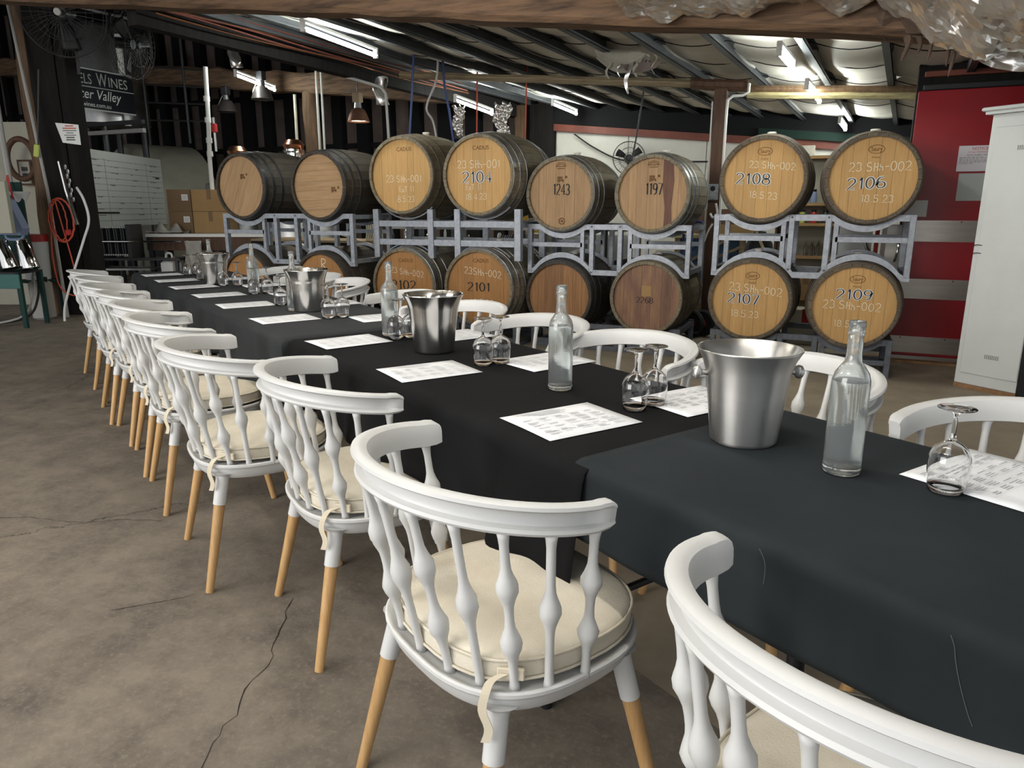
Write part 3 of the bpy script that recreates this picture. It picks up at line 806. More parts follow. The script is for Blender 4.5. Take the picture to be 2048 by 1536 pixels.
# ================================================================== CHAIRS
def sup(a, b, n, th):
    c, s = math.cos(th), math.sin(th)
    return (math.copysign(abs(c) ** (2 / n), c) * a, math.copysign(abs(s) ** (2 / n), s) * b)
def make_chair():
    t = thing('spindle_chair', 'x', 'chair')
    N = 56
    # seat shell with a raised rim
    CY = .035
    out = [sup(.258, .237, 2.7, 2 * PI * i / N) for i in range(N)]
    lay = [(.0, .374), (.80, .375), (.90, .379), (.945, .392), (.972, .412), (.985, .419), (1.0, .423), (1.0, .430), (.985, .433), (.965, .432), (.95, .428), (.90, .425), (0, .423)]
    mb = MB(); rows = []
    for (k, z) in lay:
        if k == 0: rows.append([len(mb.v)]); mb.v.append((0, CY, z))
        else:
            rows.append(list(range(len(mb.v), len(mb.v) + N))); mb.v += [(x * k, y * k + CY, z) for (x, y) in out]
    for A, B in zip(rows[:-1], rows[1:]):
        for i in range(N):
            j = (i + 1) % N
            if len(A) == 1: mb.f.append((A[0], B[j], B[i]))
            elif len(B) == 1: mb.f.append((A[i], A[j], B[0]))
            else: mb.f.append((A[i], A[j], B[j], B[i]))
    mb.build('seat', 'white_plastic', t, smooth=True)
    # horseshoe top rail, grooved outside
    cs = [(-.013, .002), (-.015, .020), (-.016, .040), (-.013, .052), (-.004, .0575), (.008, .058), (.016, .055), (.0185, .049), (.014, .0445), (.003, .0425), (-.001, .036), (-.001, .022), (.003, .0155), (.015, .0125), (.019, .007), (.016, .0015), (.006, -.001), (-.006, -.001)]
    path = [(.285, .045), (.2855, .03), (.286, .012)]
    path += [(.286 * math.cos(th), -.252 * math.sin(th)) for th in [PI * i / 40 for i in range(0, 41)]]
    path += [(-.286, .012), (-.2855, .03), (-.285, .045)]
    mb = MB(); n = len(cs); Z0 = .735
    for i, (x, y) in enumerate(path):
        q0 = path[max(0, i - 1)]; q1 = path[min(len(path) - 1, i + 1)]
        dx, dy = q1[0] - q0[0], q1[1] - q0[1]; l = math.hypot(dx, dy)
        nx, ny = -dy / l, dx / l
        if nx * x + ny * (y - .02) < 0: nx, ny = -nx, -ny
        e = min(i, len(path) - 1 - i)
        rise = .035 * max(0.0, -y) / .252
        for (a, z) in cs:
            zz, aa = z, a
            if e <= 2 and a > -.006 and .011 < z < .05: aa = max(a, (.0165, .0155, .009)[e])     # groove closes at the ends
            if e == 0: zz = .003 + z * .72; aa *= .8
            elif e == 1: zz = z * .95; aa *= .96
            aa += .13 * (zz - .03)
            mb.v.append((x + nx * aa, y + ny * aa, Z0 + zz + rise))
    for i in range(len(path) - 1):
        for j in range(n):
            mb.f.append((i * n + j, i * n + (j + 1) % n, (i + 1) * n + (j + 1) % n, (i + 1) * n + j))
    mb.f += [tuple(range(n)), tuple((len(path) - 1) * n + j for j in range(n))]
    mb.build('top_rail', 'white_plastic', t, smooth=True)
    # eleven turned spindles, alternately with two bulbs and one
    def prof(u, two):
        r = .0085 + .004 * max(0, (u - .93) / .07) + .003 * max(0, (.06 - u) / .06)
        for c in ((.31, .66) if two else (.52,)):
            r += .0125 * math.exp(-((u - c) / (.072 if two else .082)) ** 2)
        return r
    for k in range(11):
        th = PI * k / 10.0
        if k in (0, 10): a = (math.copysign(.286, math.cos(th)), .008); bt = (math.copysign(.247, math.cos(th)), .03)
        else:
            a = (.286 * math.cos(th), -.252 * math.sin(th))
            bx, by = sup(.245, .205, 2.35, -th)
            bt = (bx, by + .028)
        top = Vector((a[0], a[1], Z0 + .004 + .035 * max(0, -a[1]) / .252)); bot = Vector((bt[0], bt[1], .424))
        two = (k % 2 == 0)
        pts = [bot.lerp(top, i / 22) for i in range(23)]
        MB().tube(pts, .01, 10, rf=lambda u, two=two: prof(u, two)).build('spindle', 'white_plastic', t, smooth='all')
    # legs: white socket, beech taper
    for (sx, sy, tx, ty, fx, fy) in ((1, -1, .188, -.125, .24, -.215), (-1, -1, -.188, -.125, -.24, -.215), (1, 1, .200, .165, .285, .225), (-1, 1, -.200, .165, -.285, .225)):
        top = Vector((tx, ty, .405)); foot = Vector((fx, fy, 0.0))
        k1 = .27
        lg = MB().tube([top.lerp(foot, k1 + (1 - k1) * i / 4) for i in range(5)], .02, 14, rf=lambda u: .0185 - .0055 * u).build('leg', 'beech', t, smooth=True)
        MB().tube([top.lerp(foot, q) for q in (.015, .04, .07, .12, .2, .275)], .02, 14, rf=lambda u: .0212 + .016 * max(0, 1 - u * 3.4) ** 2).build('socket', 'white_plastic', lg, smooth=True)
    # pad
    N2 = 48
    def ring(k, z):
        P = []
        for i in range(N2):
            x, y = sup(.236, .224, 2.6, 2 * PI * i / N2)
            P.append((x * k, y * k + .048, z + .0012 * math.sin(y * 21 + x * 17)))
        return P
    lay = [(.95, .434), (.99, .440), (1.0, .450), (1.0, .472), (.985, .482), (.94, .488), (.7, .493), (.4, .495)]
    mb = MB()
    for (k, z) in lay: mb.v += ring(k, z)
    for r_ in range(len(lay) - 1):
        for i in range(N2):
            j = (i + 1) % N2
            mb.f.append((r_ * N2 + i, r_ * N2 + j, (r_ + 1) * N2 + j, (r_ + 1) * N2 + i))
    mb.v.append((0, .048, .495)); c = len(mb.v) - 1
    mb.f += [((len(lay) - 1) * N2 + i, (len(lay) - 1) * N2 + (i + 1) % N2, c) for i in range(N2)]
    mb.f.append(tuple(range(N2 - 1, -1, -1)))
    cu = mb.build('cushion', 'cushion', t, smooth='all')
    for z in (.442, .480):
        MB().tube([Vector(p) for p in ring(1.004, z)], .0032, 6, closed=True).build('piping', 'cushion', cu, smooth='all')
    cr = R(45)
    MB().box(.012, .062, -.252, -.243, .446, .470, c=.002).build('velcro_tab', 'strap', cu, rot=(0, 0, cr), loc=(0, .040, 0))
    st = MB()
    path = bez([(.030, -.250, .460), (.008, -.262, .452), (.0, -.278, .436), (-.004, -.286, .408), (.008, -.290, .375), (.002, -.294, .350)], 4)
    for p in path: st.v += [(p.x - .008, p.y, p.z), (p.x + .008, p.y, p.z)]
    st.f += [(2 * i, 2 * i + 1, 2 * i + 3, 2 * i + 2) for i in range(len(path) - 1)]
    solidify(st.build('tie_strap', 'strap', cu, rot=(0, 0, cr), loc=(0, .034, 0)), .002)
    return t
proto = make_chair()
ORD = ['first', 'second', 'third', 'fourth', 'fifth', 'sixth', 'seventh', 'eighth', 'ninth', 'tenth']
LEFT = [(.352, .841, 5.6), (1.131, .757, 1.6), (1.993, .820, -4.6), (2.629, .668, -3.4), (3.399, .670, -2.9), (3.945, .682, -3.8), (4.516, .683, 0), (5.037, .655, -1), (5.62, .678, 1.5), (6.28, .684, 3)]
RIGHT = [(.53, 1.755, 4.6), (1.237, 1.82, -8), (1.82, 1.72, 0), (2.362, 1.71, -2.5), (2.935, 1.705, .5), (3.563, 1.71, -7), (4.454, 1.70, -1.5), (4.932, 1.70, .8), (5.671, 1.70, 0)]
first = True
for side, rows in (('left', LEFT), ('right', RIGHT)):
    for i, (s, t_, yaw) in enumerate(rows):
        if side == 'left': lab = 'white spindle-back chair, %s from the camera on the near side of the tables' % ORD[i]
        else: lab = 'white spindle-back chair, %s from the camera on the barrel side of the tables' % ORD[i]
        p = TP(s, t_, 0); rz = RZ + R(yaw) + (0 if side == 'left' else PI)
        if first:
            proto.location = p; proto.rotation_euler = (0, 0, rz); proto['label'] = lab
            proto['group'] = 'white chairs along the tables'; first = False
        else: dup(proto, p, rz, lab, 'white chairs along the tables')

# ================================================================== TABLE SETTINGS
def make_paper():
    t = thing('tasting_sheet', 'x', 'paper')
    mb = MB().grid(lambda u, v: (-.112 + .224 * u, -.142 + .284 * v, .0012 + .0012 * math.sin(PI * u) * math.sin(2 * v + 1)), 6, 8)
    o = mb.build('sheet', 'paper', t, smooth='all'); solidify(o, .0004, 1.0)
    pr = MB(); rnd = random.Random(3); z = .0034
    def q(mb_, x0, x1, y0, y1): mb_.add([(x0, y0, z), (x1, y0, z), (x1, y1, z), (x0, y1, z)], [(0, 1, 2, 3)])
    for i in range(5):
        q(pr, -.098 + i * .0075, -.0955 + i * .0075, -.10 + .012 * i, .02 + .012 * (i % 3))
    gl = MB()
    for i in range(7): q(gl, -.052 + i * .024, -.0512 + i * .024, -.12, .12)
    for j in range(6): q(gl, -.052, .092, -.12 + j * .048, -.1192 + j * .048)
    for i in range(6):
        for j in range(5):
            for k in range(rnd.choice((1, 2, 3, 3))):
                x = -.047 + i * .024 + k * .006
                y = -.115 + j * .048
                q(pr, x, x + .0022, y, y + rnd.uniform(.018, .036))
    for i in range(10): q(pr, .060 + .0, .0625, -.12 + i * .024, -.102 + i * .024)
    pr.build('printed_text', 'print_grey', t, fix=False)
    gl.build('printed_grid', 'print_light', t, fix=False)
    return t
pp = make_paper(); used = False
LP = [(1.455, .99), (2.165, .975), (2.83, .975), (3.585, .965), (4.235, .96), (4.82, .96), (5.41, .94), (5.97, .94), (6.535, .94)]
RP = [(.655, 1.412), (1.405, 1.40), (2.065, 1.385), (2.70, 1.39), (3.36, 1.375), (4.02, 1.375), (4.65, 1.37), (5.25, 1.365), (5.85, 1.36)]
for side, L_ in (('chair', LP), ('barrel', RP)):
    for i, (s, t_) in enumerate(L_):
        p = TP(s - .112, t_ + .142, ZT + .0072 if s < 1.2 else ZT + .0034)
        rz = RZ + (R((-3, -4, 2, 1, -2, 0, 2, -1, 1)[i]) if side == 'chair' else PI + R((-2, -3, 2, 1, -2, 0, 2, -1, 1)[i]))
        lab = 'white printed tasting sheet, %s from the camera along the %s edge' % (ORD[i], 'near' if side == 'chair' else 'barrel-side')
        if not used: pp.location = p; pp.rotation_euler = (0, 0, rz); pp['label'] = lab; pp['group'] = 'tasting sheets on the tables'; used = True
        else: dup(pp, p, rz, lab, 'tasting sheets on the tables')

def make_glass():
    t = thing('wine_glass', 'x', 'glass')
    # upside down: rim on the cloth, foot in the air
    bowl = [(.0300, 0.0), (.0325, .014), (.0352, .034), (.0362, .052), (.0345, .068), (.0285, .082), (.0180, .0915), (.0075, .0965), (0, .0975),
            ]
    inner = [(0, .0955), (.0070, .0945), (.0170, .0895), (.0272, .0805), (.0332, .0672), (.0349, .052), (.0339, .034), (.0313, .014), (.0290, 0.0005)]
    MB().lathe([(.0300, 0)] + bowl[1:] + inner + [(.0300, 0)], 40).build('bowl', 'glass', t, smooth='all')
    stem = [(0, .0970), (.0075, .0970), (.0052, .103), (.0040, .112), (.0043, .130), (.0038, .142), (.0045, .148), (.0075, .1525), (0, .1525)]
    MB().lathe(stem, 20).build('stem', 'glass', t, smooth='all')
    foot = [(0, .1522), (.0075, .1522), (.020, .1555), (.0315, .1585), (.0325, .1597), (.0315, .1607), (.018, .1606), (0, .1600)]
    MB().lathe(foot, 40).build('foot', 'glass', t, smooth='all')
    return t
gp = make_glass(); used = False
GLS = [(.565, 1.399, 'alone on the nearest barrel-side sheet'),
       (1.321, 1.335, 'left of the pair by the nearest steel bucket'), (1.327, 1.413, 'right of the pair by the nearest steel bucket'),
       (2.021, 1.310, 'left of the pair between second bucket and second bottle'), (2.014, 1.377, 'right of the pair between second bucket and second bottle'),
       (2.655, 1.298, 'just in front of the third bottle'), (2.652, 1.363, 'half hidden behind the second bucket'),
       (3.37, 1.290, 'left of the pair right of the third bucket'), (3.362, 1.359, 'right of the pair right of the third bucket'),
       (3.98, 1.252, 'left of the pair in front of the fourth bottle'), (3.93, 1.325, 'right of the pair in front of the fourth bottle'),
       (4.60, 1.288, 'left of the pair in front of the fifth bottle'), (4.61, 1.374, 'right of the pair in front of the fifth bottle'),
       (5.24, 1.264, 'left of the pair right of the farthest bucket'), (5.18, 1.344, 'right of the pair right of the farthest bucket'),
       (5.78, 1.240, 'in front of the pair left of the farthest bucket'),
       (6.23, 1.238, 'left of the pair nearest the far table end'), (6.24, 1.312, 'right of the pair nearest the far table end')]
for i, (s, t_, lab) in enumerate(GLS):
    p = TP(s, t_, ZT + (.0105 if s < 1.1 else .0072)); lab = 'upturned wine glass ' + lab
    if not used: gp.location = p; gp['label'] = lab; gp['group'] = 'upturned wine glasses on the tables'; used = True
    else: dup(gp, p, 0, lab, 'upturned wine glasses on the tables')

def make_bottle(frost):
    t = thing('water_bottle', 'x', 'bottle')
    out = [(0, .0), (.030, .0), (.0345, .003), (.036, .008), (.036, .178), (.0352, .192), (.0315, .206), (.0235, .218), (.0165, .228), (.0145, .24), (.0140, .280), (.0148, .281), (.0158, .284), (.0158, .290), (.0148, .292), (.0148, .295), (.0155, .297), (.0155, .304), (.0145, .308)]
    inn = [(.0120, .308), (.0118, .28), (.0118, .24), (.0138, .229), (.0208, .218), (.0290, .2045), (.0328, .1915), (.0336, .178), (.0336, .020), (.030, .016), (0, .018)]
    MB().lathe(out + inn, 40).build('glass_body', 'frosted_glass' if frost else 'bottle_glass', t, smooth='all')
    MB().lathe([(0, .0165), (.031, .0158), (.0341, .0205), (.0341, .178), (.0333, .190), (.0333, .1905), (0, .1905)], 40).build('water', 'water', t, smooth='all')
    return t
for i, (s, t_) in enumerate([(.737, 1.338), (1.614, 1.318), (2.755, 1.322), (3.745, 1.250), (4.744, 1.329), (5.578, 1.265)]):
    if i == 0: bp0 = make_bottle(True); b = bp0
    else: b = dup(bp0, (0, 0, 0), 0, '')
    b.location = TP(s, t_, ZT + (.0072 if s < 1.1 else .0034))
    b['label'] = 'clear glass bottle of water, %s from the camera along the table' % ORD[i]
    b['group'] = 'water bottles along the tables'

def make_bucket(m, knobs, rings):
    t = thing('ice_bucket', 'x', 'bucket')
    out = [(0, 0), (.070, 0), (.0735, .003), (.0745, .008), (.0870, .12), (.0935, .165), (.1010, .190), (.1130, .212), (.1145, .2145), (.1130, .2165), (.1110, .2155)]
    inn = [(.0990, .1905), (.0918, .165), (.0852, .12), (.0730, .012), (0, .010)]
    MB().lathe(out + inn, 64).build('body', m, t, smooth='all')
    if rings:
        for z, r_ in ((.150, .0917), (.157, .0928)):
            MB().tube([(r_ * math.cos(2 * PI * k / 48), r_ * math.sin(2 * PI * k / 48), z) for k in range(48)], .0013, 6, closed=True).build('bead', m, t, smooth='all')
    if knobs:
        for a in (R(205), R(25)):
            d = Vector((math.cos(a), math.sin(a), 0))
            c = Vector((0, 0, .160))
            prof = [(0, -.004), (.007, -.004), (.006, .010), (.008, .014), (.0135, .018), (.016, .024), (.014, .030), (.008, .034), (0, .035)]
            kb = MB().lathe(prof, 20, axis='x')
            kb.build('knob', m, t, smooth='all', loc=c + d * .092, rot=(0, 0, a))
    return t
for i, (s, t_, m, kn, rg) in enumerate([(.985, 1.349, 'brushed_steel', 1, 0), (2.345, 1.302, 'bucket_steel', 0, 0), (3.69, 1.305, 'bucket_steel', 0, 1), (5.43, 1.256, 'bucket_steel', 0, 1)]):
    b = make_bucket(m, kn, rg)
    b.location = TP(s, t_, ZT + (.0072 if s < 1.1 else .0034))
    if kn: b.rotation_euler = (0, 0, R(0))
    b['label'] = ['brushed steel ice bucket with knobs on the nearest table', 'polished steel ice bucket, second from the camera', 'polished steel ice bucket with a double bead, third from the camera', 'polished steel ice bucket farthest down the table'][i]
    b['group'] = 'steel ice buckets along the tables'

# ================================================================== BARRELS
BM = {}
def barrel_meshes(rh, rb, L, sm, hm):
    key = (rh, rb, L, sm, hm)
    if key in BM: return BM[key]
    N = 28
    def r(y): return rb - (rb - rh) * (2 * y / L - 1) ** 2
    ys = [0, .06 * L, .2 * L, .4 * L, .6 * L, .8 * L, .94 * L, L]
    h = PI / N - .004
    mb = MB(); P = []
    for y in ys:
        ro, ri = r(y), r(y) - .026
        for (rr, a) in ((ro, -h), (ro, h), (ri, h), (ri, -h)):
            P.append((rr * math.sin(a), y, rr * math.cos(a)))
    F = []
    for i in range(len(ys) - 1):
        for j in range(4):
            F.append((i * 4 + j, i * 4 + (j + 1) % 4, i * 4 + 4 + (j + 1) % 4, i * 4 + 4 + j))
    F += [(3, 2, 1, 0), tuple(4 * (len(ys) - 1) + j for j in range(4))]
    stave = mb.add(P, F).mesh('stave', sm)
    hoops = []
    for (a, b_) in ((.006, .055), (.105, .145), (.225, .262), (.738, .775), (.855, .895), (.945, .994)):
        prof = [(r(a * L) + .0005, a * L), (r(a * L) + .004, a * L + .001), (r(b_ * L) + .004, b_ * L - .001), (r(b_ * L) + .0005, b_ * L)]
        hoops.append(MB().lathe(prof, 56, axis='y').mesh('hoop', hm, smooth=True))
    # head boards: strips of a disc
    rd = rh - .022; heads = []
    nb = 7; rnd = random.Random(int(rh * 1000))
    cuts = [-rd] + [-rd + 2 * rd * (i + rnd.uniform(-.18, .18)) / nb for i in range(1, nb)] + [rd]
    for i in range(nb):
        x0, x1 = cuts[i] + .0007, cuts[i + 1] - .0007
        top = []; n = 6
        for k in range(n + 1):
            x = x0 + (x1 - x0) * k / n
            top.append((x, math.sqrt(max(0, rd * rd - x * x))))
        poly = [(x, 0, z) for (x, z) in top] + [(x, 0, -z) for (x, z) in reversed(top)]
        clean = [poly[0]]
        for p in poly[1:]:
            if (Vector(p) - Vector(clean[-1])).length > 1e-4: clean.append(p)
        if (Vector(clean[0]) - Vector(clean[-1])).length < 1e-4: clean.pop()
        heads.append(MB().prism(clean, (0, .02, 0)))
    bung = MB().lathe([(0, 0), (.030, 0), (.028, .022), (.036, .024), (.036, .034), (.030, .037), (0, .037)], 18).mesh('bung', 'silicone', smooth=True)
    back = MB().lathe([(0, L - .04), (rh - .02, L - .04), (rh - .02, L - .03), (0, L - .03)], 40, axis='y').mesh('back_head', sm)
    BM[key] = (N, stave, hoops, heads, bung, back, r)
    return BM[key]
HEADC = {}
def barrel(label, x, y, z, kind, head, sm, hm, texts=(), turn=0.0, bung=True, yaw=0.0):
    rh, rb, L = {'small': (.318, .358, .93), 'big': (.352, .402, .99)}[kind]
    N, stave, hoops, heads, bg_, back, rf = barrel_meshes(rh, rb, L, sm, hm)
    t = thing('wine_barrel', label, 'barrel', (x, y, z), R(yaw), 'oak wine barrels stacked on racks')
    rnd = random.Random(int((x + 20) * 77 + z * 13))
    off = rnd.uniform(0, 2 * PI / N)
    for k in range(N): link('stave', stave, t, rot=(0, off + 2 * PI * k / N, 0))
    for h in hoops: link('hoop', h, t)
    for i, hd in enumerate(heads):
        key = (kind, head, i)
        if key not in HEADC: HEADC[key] = hd.mesh('head_board', head)
        link('head_board', HEADC[key], t, loc=(0, .030 + rnd.uniform(0, .0012), 0), rot=(0, R(turn), 0))
    link('back_head', back, t)
    if bung: link('bung', bg_, t, loc=(0, L * .5, rb - .012))
    yf = .0285
    for j, tx in enumerate(texts):
        kd, body, px, pz, hh = tx[:5]; ex = tx[5] if len(tx) > 5 else {}
        if kd == 'chalk':
            stroke_text('chalk_writing', body, hh, px, pz, yf, 'chalk', t, a=.036, wob=.05, seed=j * 5 + int(x * 10), **ex)
        elif kd == 'stencil':
            m = ex.get('m', 'stencil_black'); sq = ex.get('sq', 1.18)
            if ex.get('outline'):
                stroke_text('number_outline', body, hh, px, pz, yf, 'white_paint', t, a=.145, b=.095, squeeze=sq, tilt=ex.get('tilt', 0))
            stroke_text('stencil_number', body, hh, px, pz, yf - .0006, m, t, a=.080, b=.034, squeeze=sq, tilt=ex.get('tilt', 0))
        elif kd == 'tall':
            stroke_text('stencil_number', body, hh, px, pz, yf, 'stencil_black', t, a=.062, b=.04, squeeze=.62, tilt=-.03)
        elif kd == 'stamp':
            text_mesh('maker_stamp', body, hh, 'burn_stamp', t, (px, yf, pz), (PI / 2, ex.get('rot', 0), 0))
        elif kd == 'oval':
            ring = [(px + .052 * math.cos(2 * PI * q / 28), yf, pz + .029 * math.sin(2 * PI * q / 28)) for q in range(28)]
            MB().tube(ring, .0018, 5, closed=True).build('stamp_ring', 'burn_stamp', t)
            text_mesh('maker_stamp', body, .042, 'burn_stamp', t, (px, yf, pz), (PI / 2, 0, 0), sx=.8)
            text_mesh('maker_stamp', 'France', .02, 'burn_stamp', t, (px, yf, pz - .055), (PI / 2, 0, 0))
        elif kd == 'arch':
            for (r0, a0, a1) in ((.05, 30, 150), (.062, 40, 140)):
                MB().tube([(px + r0 * math.cos(R(a0 + (a1 - a0) * q / 10)), yf, pz - .03 + r0 * math.sin(R(a0 + (a1 - a0) * q / 10))) for q in range(11)], .0022, 5).build('maker_stamp', 'burn_stamp', t)
            MB().box(px - .05, px + .05, yf - .001, yf + .001, pz - .002, pz + .004).build('maker_stamp', 'burn_stamp', t)
            MB().box(px - .035, px + .035, yf - .001, yf + .001, pz - .02, pz - .014).build('maker_stamp', 'burn_stamp', t)
        elif kd == 'rosette':
            MB().tube([(px + hh * math.cos(2 * PI * q / 24), yf, pz + hh * math.sin(2 * PI * q / 24)) for q in range(24)], .004, 5, closed=True).build('maker_stamp', 'burn_stamp', t)
            MB().lathe([(0, yf), (hh * .45, yf), (0, yf + .001)], 18, axis='y', c=(px, 0, pz)).build('maker_stamp', 'burn_stamp', t)
        elif kd == 'patch':
            MB().box(px - hh, px + hh, yf - .0012, yf + .001, pz - hh * 1.1, pz + hh * 1.1).build('paper_patch', 'cardboard', t)
        elif kd == 'stain':
            poly = [(px - .05, yf, .29), (px + .03, yf, .285), (px + .045, yf, .1), (px + .03, yf, -.1), (px + .04, yf, -.27), (px - .03, yf, -.285), (px - .025, yf, -.12), (px - .05, yf, .05)]
            MB().add(poly, [tuple(range(8))]).build('wine_stain', 'wine_stain', t, fix=False)
        elif kd == 'marks':
            mk = MB(); rr = random.Random(2)
            for q in range(9): mk.box(px - .03 + .012 * (q % 5), px - .022 + .012 * (q % 5), yf - .001, yf + .001, pz - .02 + .024 * (q // 5) - rr.uniform(0, .01), pz - .004 + .024 * (q // 5))
            mk.build('maker_stamp', 'burn_stamp', t)
            MB().lathe([(0, yf), (.012, yf), (0, yf + .001)], 12, axis='y', c=(px + .05, 0, pz + .015)).build('maker_stamp', 'burn_stamp', t)
    return t
Y0 = 6.0
# right-hand rack
OUT = dict(m='stencil_blue', outline=True)
OUTG = dict(m='stencil_grey', outline=True, tilt=-.04)
barrel('oak barrel numbered 2108, upper left on the right-hand rack', -.575, Y0, 1.488, 'small', 'oak_head', 'stave_grey', 'stave_grey',
       [('oval', 'Saury', .0, .205, .04), ('chalk', '23 SHh-002', .06, .10, .050, dict(tilt=-.08)), ('stencil', '2108', -.07, .005, .078, OUTG), ('chalk', '18.5.23', .01, -.12, .050, dict(tilt=-.08))])
barrel('oak barrel numbered 2106, upper right on the right-hand rack', .178, Y0, 1.480, 'small', 'oak_head', 'stave_grey', 'stave_grey',
       [('oval', 'Saury', .01, .205, .04), ('chalk', '23 SHh-002', .045, .085, .060), ('stencil', '2106', -.03, -.03, .078, dict(m='stencil_grey', outline=True, tilt=.05)), ('chalk', '18.5.23', .05, -.14, .052)])
barrel('oak barrel numbered 2107, lower left on the right-hand rack', -.605, Y0, .562, 'small', 'oak_head', 'stave_grey', 'stave_grey',
       [('oval', 'Saury', .01, .19, .04), ('chalk', '23 SHh-002', .04, .085, .060, dict(tilt=-.1)), ('stencil', '2107', -.045, .005, .075, dict(m='stencil_blue', outline=True, tilt=-.06)), ('chalk', '18.5.23', -.03, -.115, .052, dict(tilt=-.05))])
barrel('oak barrel numbered 2109, lower right on the right-hand rack', .150, Y0, .553, 'small', 'oak_head', 'stave_grey', 'stave_grey',
       [('oval', 'Saury', .01, .20, .04), ('stencil', '2109', .0, .085, .072, dict(m='stencil_blue', outline=True, sq=1.25)), ('chalk', '23 SHh-002', -.01, .0, .060, dict(tilt=-.04)), ('chalk', '18.5.23', -.02, -.14, .050)])
# middle rack
Y1 = 6.2
barrel('brown oak barrel numbered 1243 on top of the middle rack', -2.30, Y1, 1.395, 'small', 'oak_head_pale', 'stave_olive', 'hoop_steel',
       [('arch', '', .0, .235, .05), ('tall', '1243', .01, .04, .092), ('marks', '', .0, .13, .03), ('rosette', '', .015, -.235, .026)])
barrel('brown oak barrel numbered 1197 with a dark wine stain', -1.475, Y1, 1.390, 'small', 'oak_head_pale', 'stave_olive', 'hoop_steel',
       [('stain', '', .135, 0, 0), ('arch', '', .0, .235, .05), ('tall', '1197', .015, .04, .092), ('marks', '', .0, .13, .03)])
barrel('plain reddish oak barrel with split boards under barrel 1243', -2.30, Y1, .49, 'small', 'oak_head_brown', 'stave_dark', 'hoop_dark')
barrel('wine-stained oak barrel numbered 2268 with a square patch', -1.49, Y1, .51, 'small', 'oak_head_wine', 'stave_olive', 'stave_grey',
       [('patch', '', .0, .06, .042), ('stencil', '2268', -.01, -.02, .05, dict(m='stencil_black', sq=1.0))])
# big barrels
Y2 = 6.0
barrel('large oak barrel chalked 23 SHh-001 and 8.5.23, left of 2104', -3.82, Y2, 1.572, 'big', 'oak_head', 'stave_olive', 'stave_grey',
       [('stamp', 'CADUS', .03, .235, .05), ('chalk', '23 SHh-001', .02, -.03, .060), ('chalk', 'EXT 11', .05, -.125, .050), ('chalk', '8.5.23', .04, -.215, .052)], bung=True)
barrel('large oak barrel numbered 2104 on the upper row', -3.01, Y2, 1.560, 'big', 'oak_head', 'stave_olive', 'hoop_steel',
       [('stamp', 'CADUS', .02, .235, .05), ('chalk', '23 SHh-001', .0, .095, .066), ('stencil', '2104', -.015, -.015, .092, dict(m='stencil_grey', outline=True)), ('chalk', 'EXT 11', -.05, -.10, .048), ('chalk', '18.4.23', -.03, -.185, .052)])
barrel('large oak barrel numbered 2102, lower row behind the third bottle', -3.83, Y2, .545, 'big', 'oak_head_orange', 'stave_olive', 'hoop_steel',
       [('stamp', 'CADUS', .02, .235, .05), ('chalk', '23 SHh-002', .03, .125, .056, dict(tilt=-.1)), ('stencil', '2102', -.01, .0, .085, dict(m='stencil_black'))])
barrel('large oak barrel numbered 2101, lower row under barrel 2104', -3.02, Y2, .555, 'big', 'oak_head_orange', 'stave_olive', 'hoop_steel',
       [('stamp', 'CADUS', .02, .245, .05), ('chalk', '23SHh-002', .04, .14, .060, dict(tilt=-.1)), ('stencil', '2101', .0, .005, .078, dict(m='stencil_black')), ('chalk', '18.5.23', .03, -.14, .058)])
# left rack
Y3 = 5.72
barrel('pale oak barrel with slanting boards, upper left on the left rack', -5.53, Y3, 1.485, 'small', 'oak_head_pale', 'stave_dark', 'hoop_dark',
       [('marks', '', .02, .10, .03)], turn=24, bung=False)
barrel('pale oak barrel with level boards, upper right on the left rack', -4.57, Y3, 1.478, 'small', 'oak_head_pale', 'stave_dark', 'hoop_dark',
       [('marks', '', .17, -.03, .03)], turn=88, bung=False)
barrel('orange oak barrel chalked R, lower left on the left rack', -5.55, Y3, .53, 'small', 'oak_head_orange', 'stave_dark', 'stave_dark',
       [('chalk', 'R', .03, .20, .10), ('chalk', '+ SOUS', .06, .05, .075)], bung=False)
barrel('orange oak barrel chalked R and ILL+SOUS, lower right on the left rack', -4.60, Y3, .545, 'small', 'oak_head_orange', 'stave_dark', 'stave_dark',
       [('chalk', 'R', .03, .20, .10), ('chalk', 'ILL+SOUS', .0, .065, .09)], bung=False)

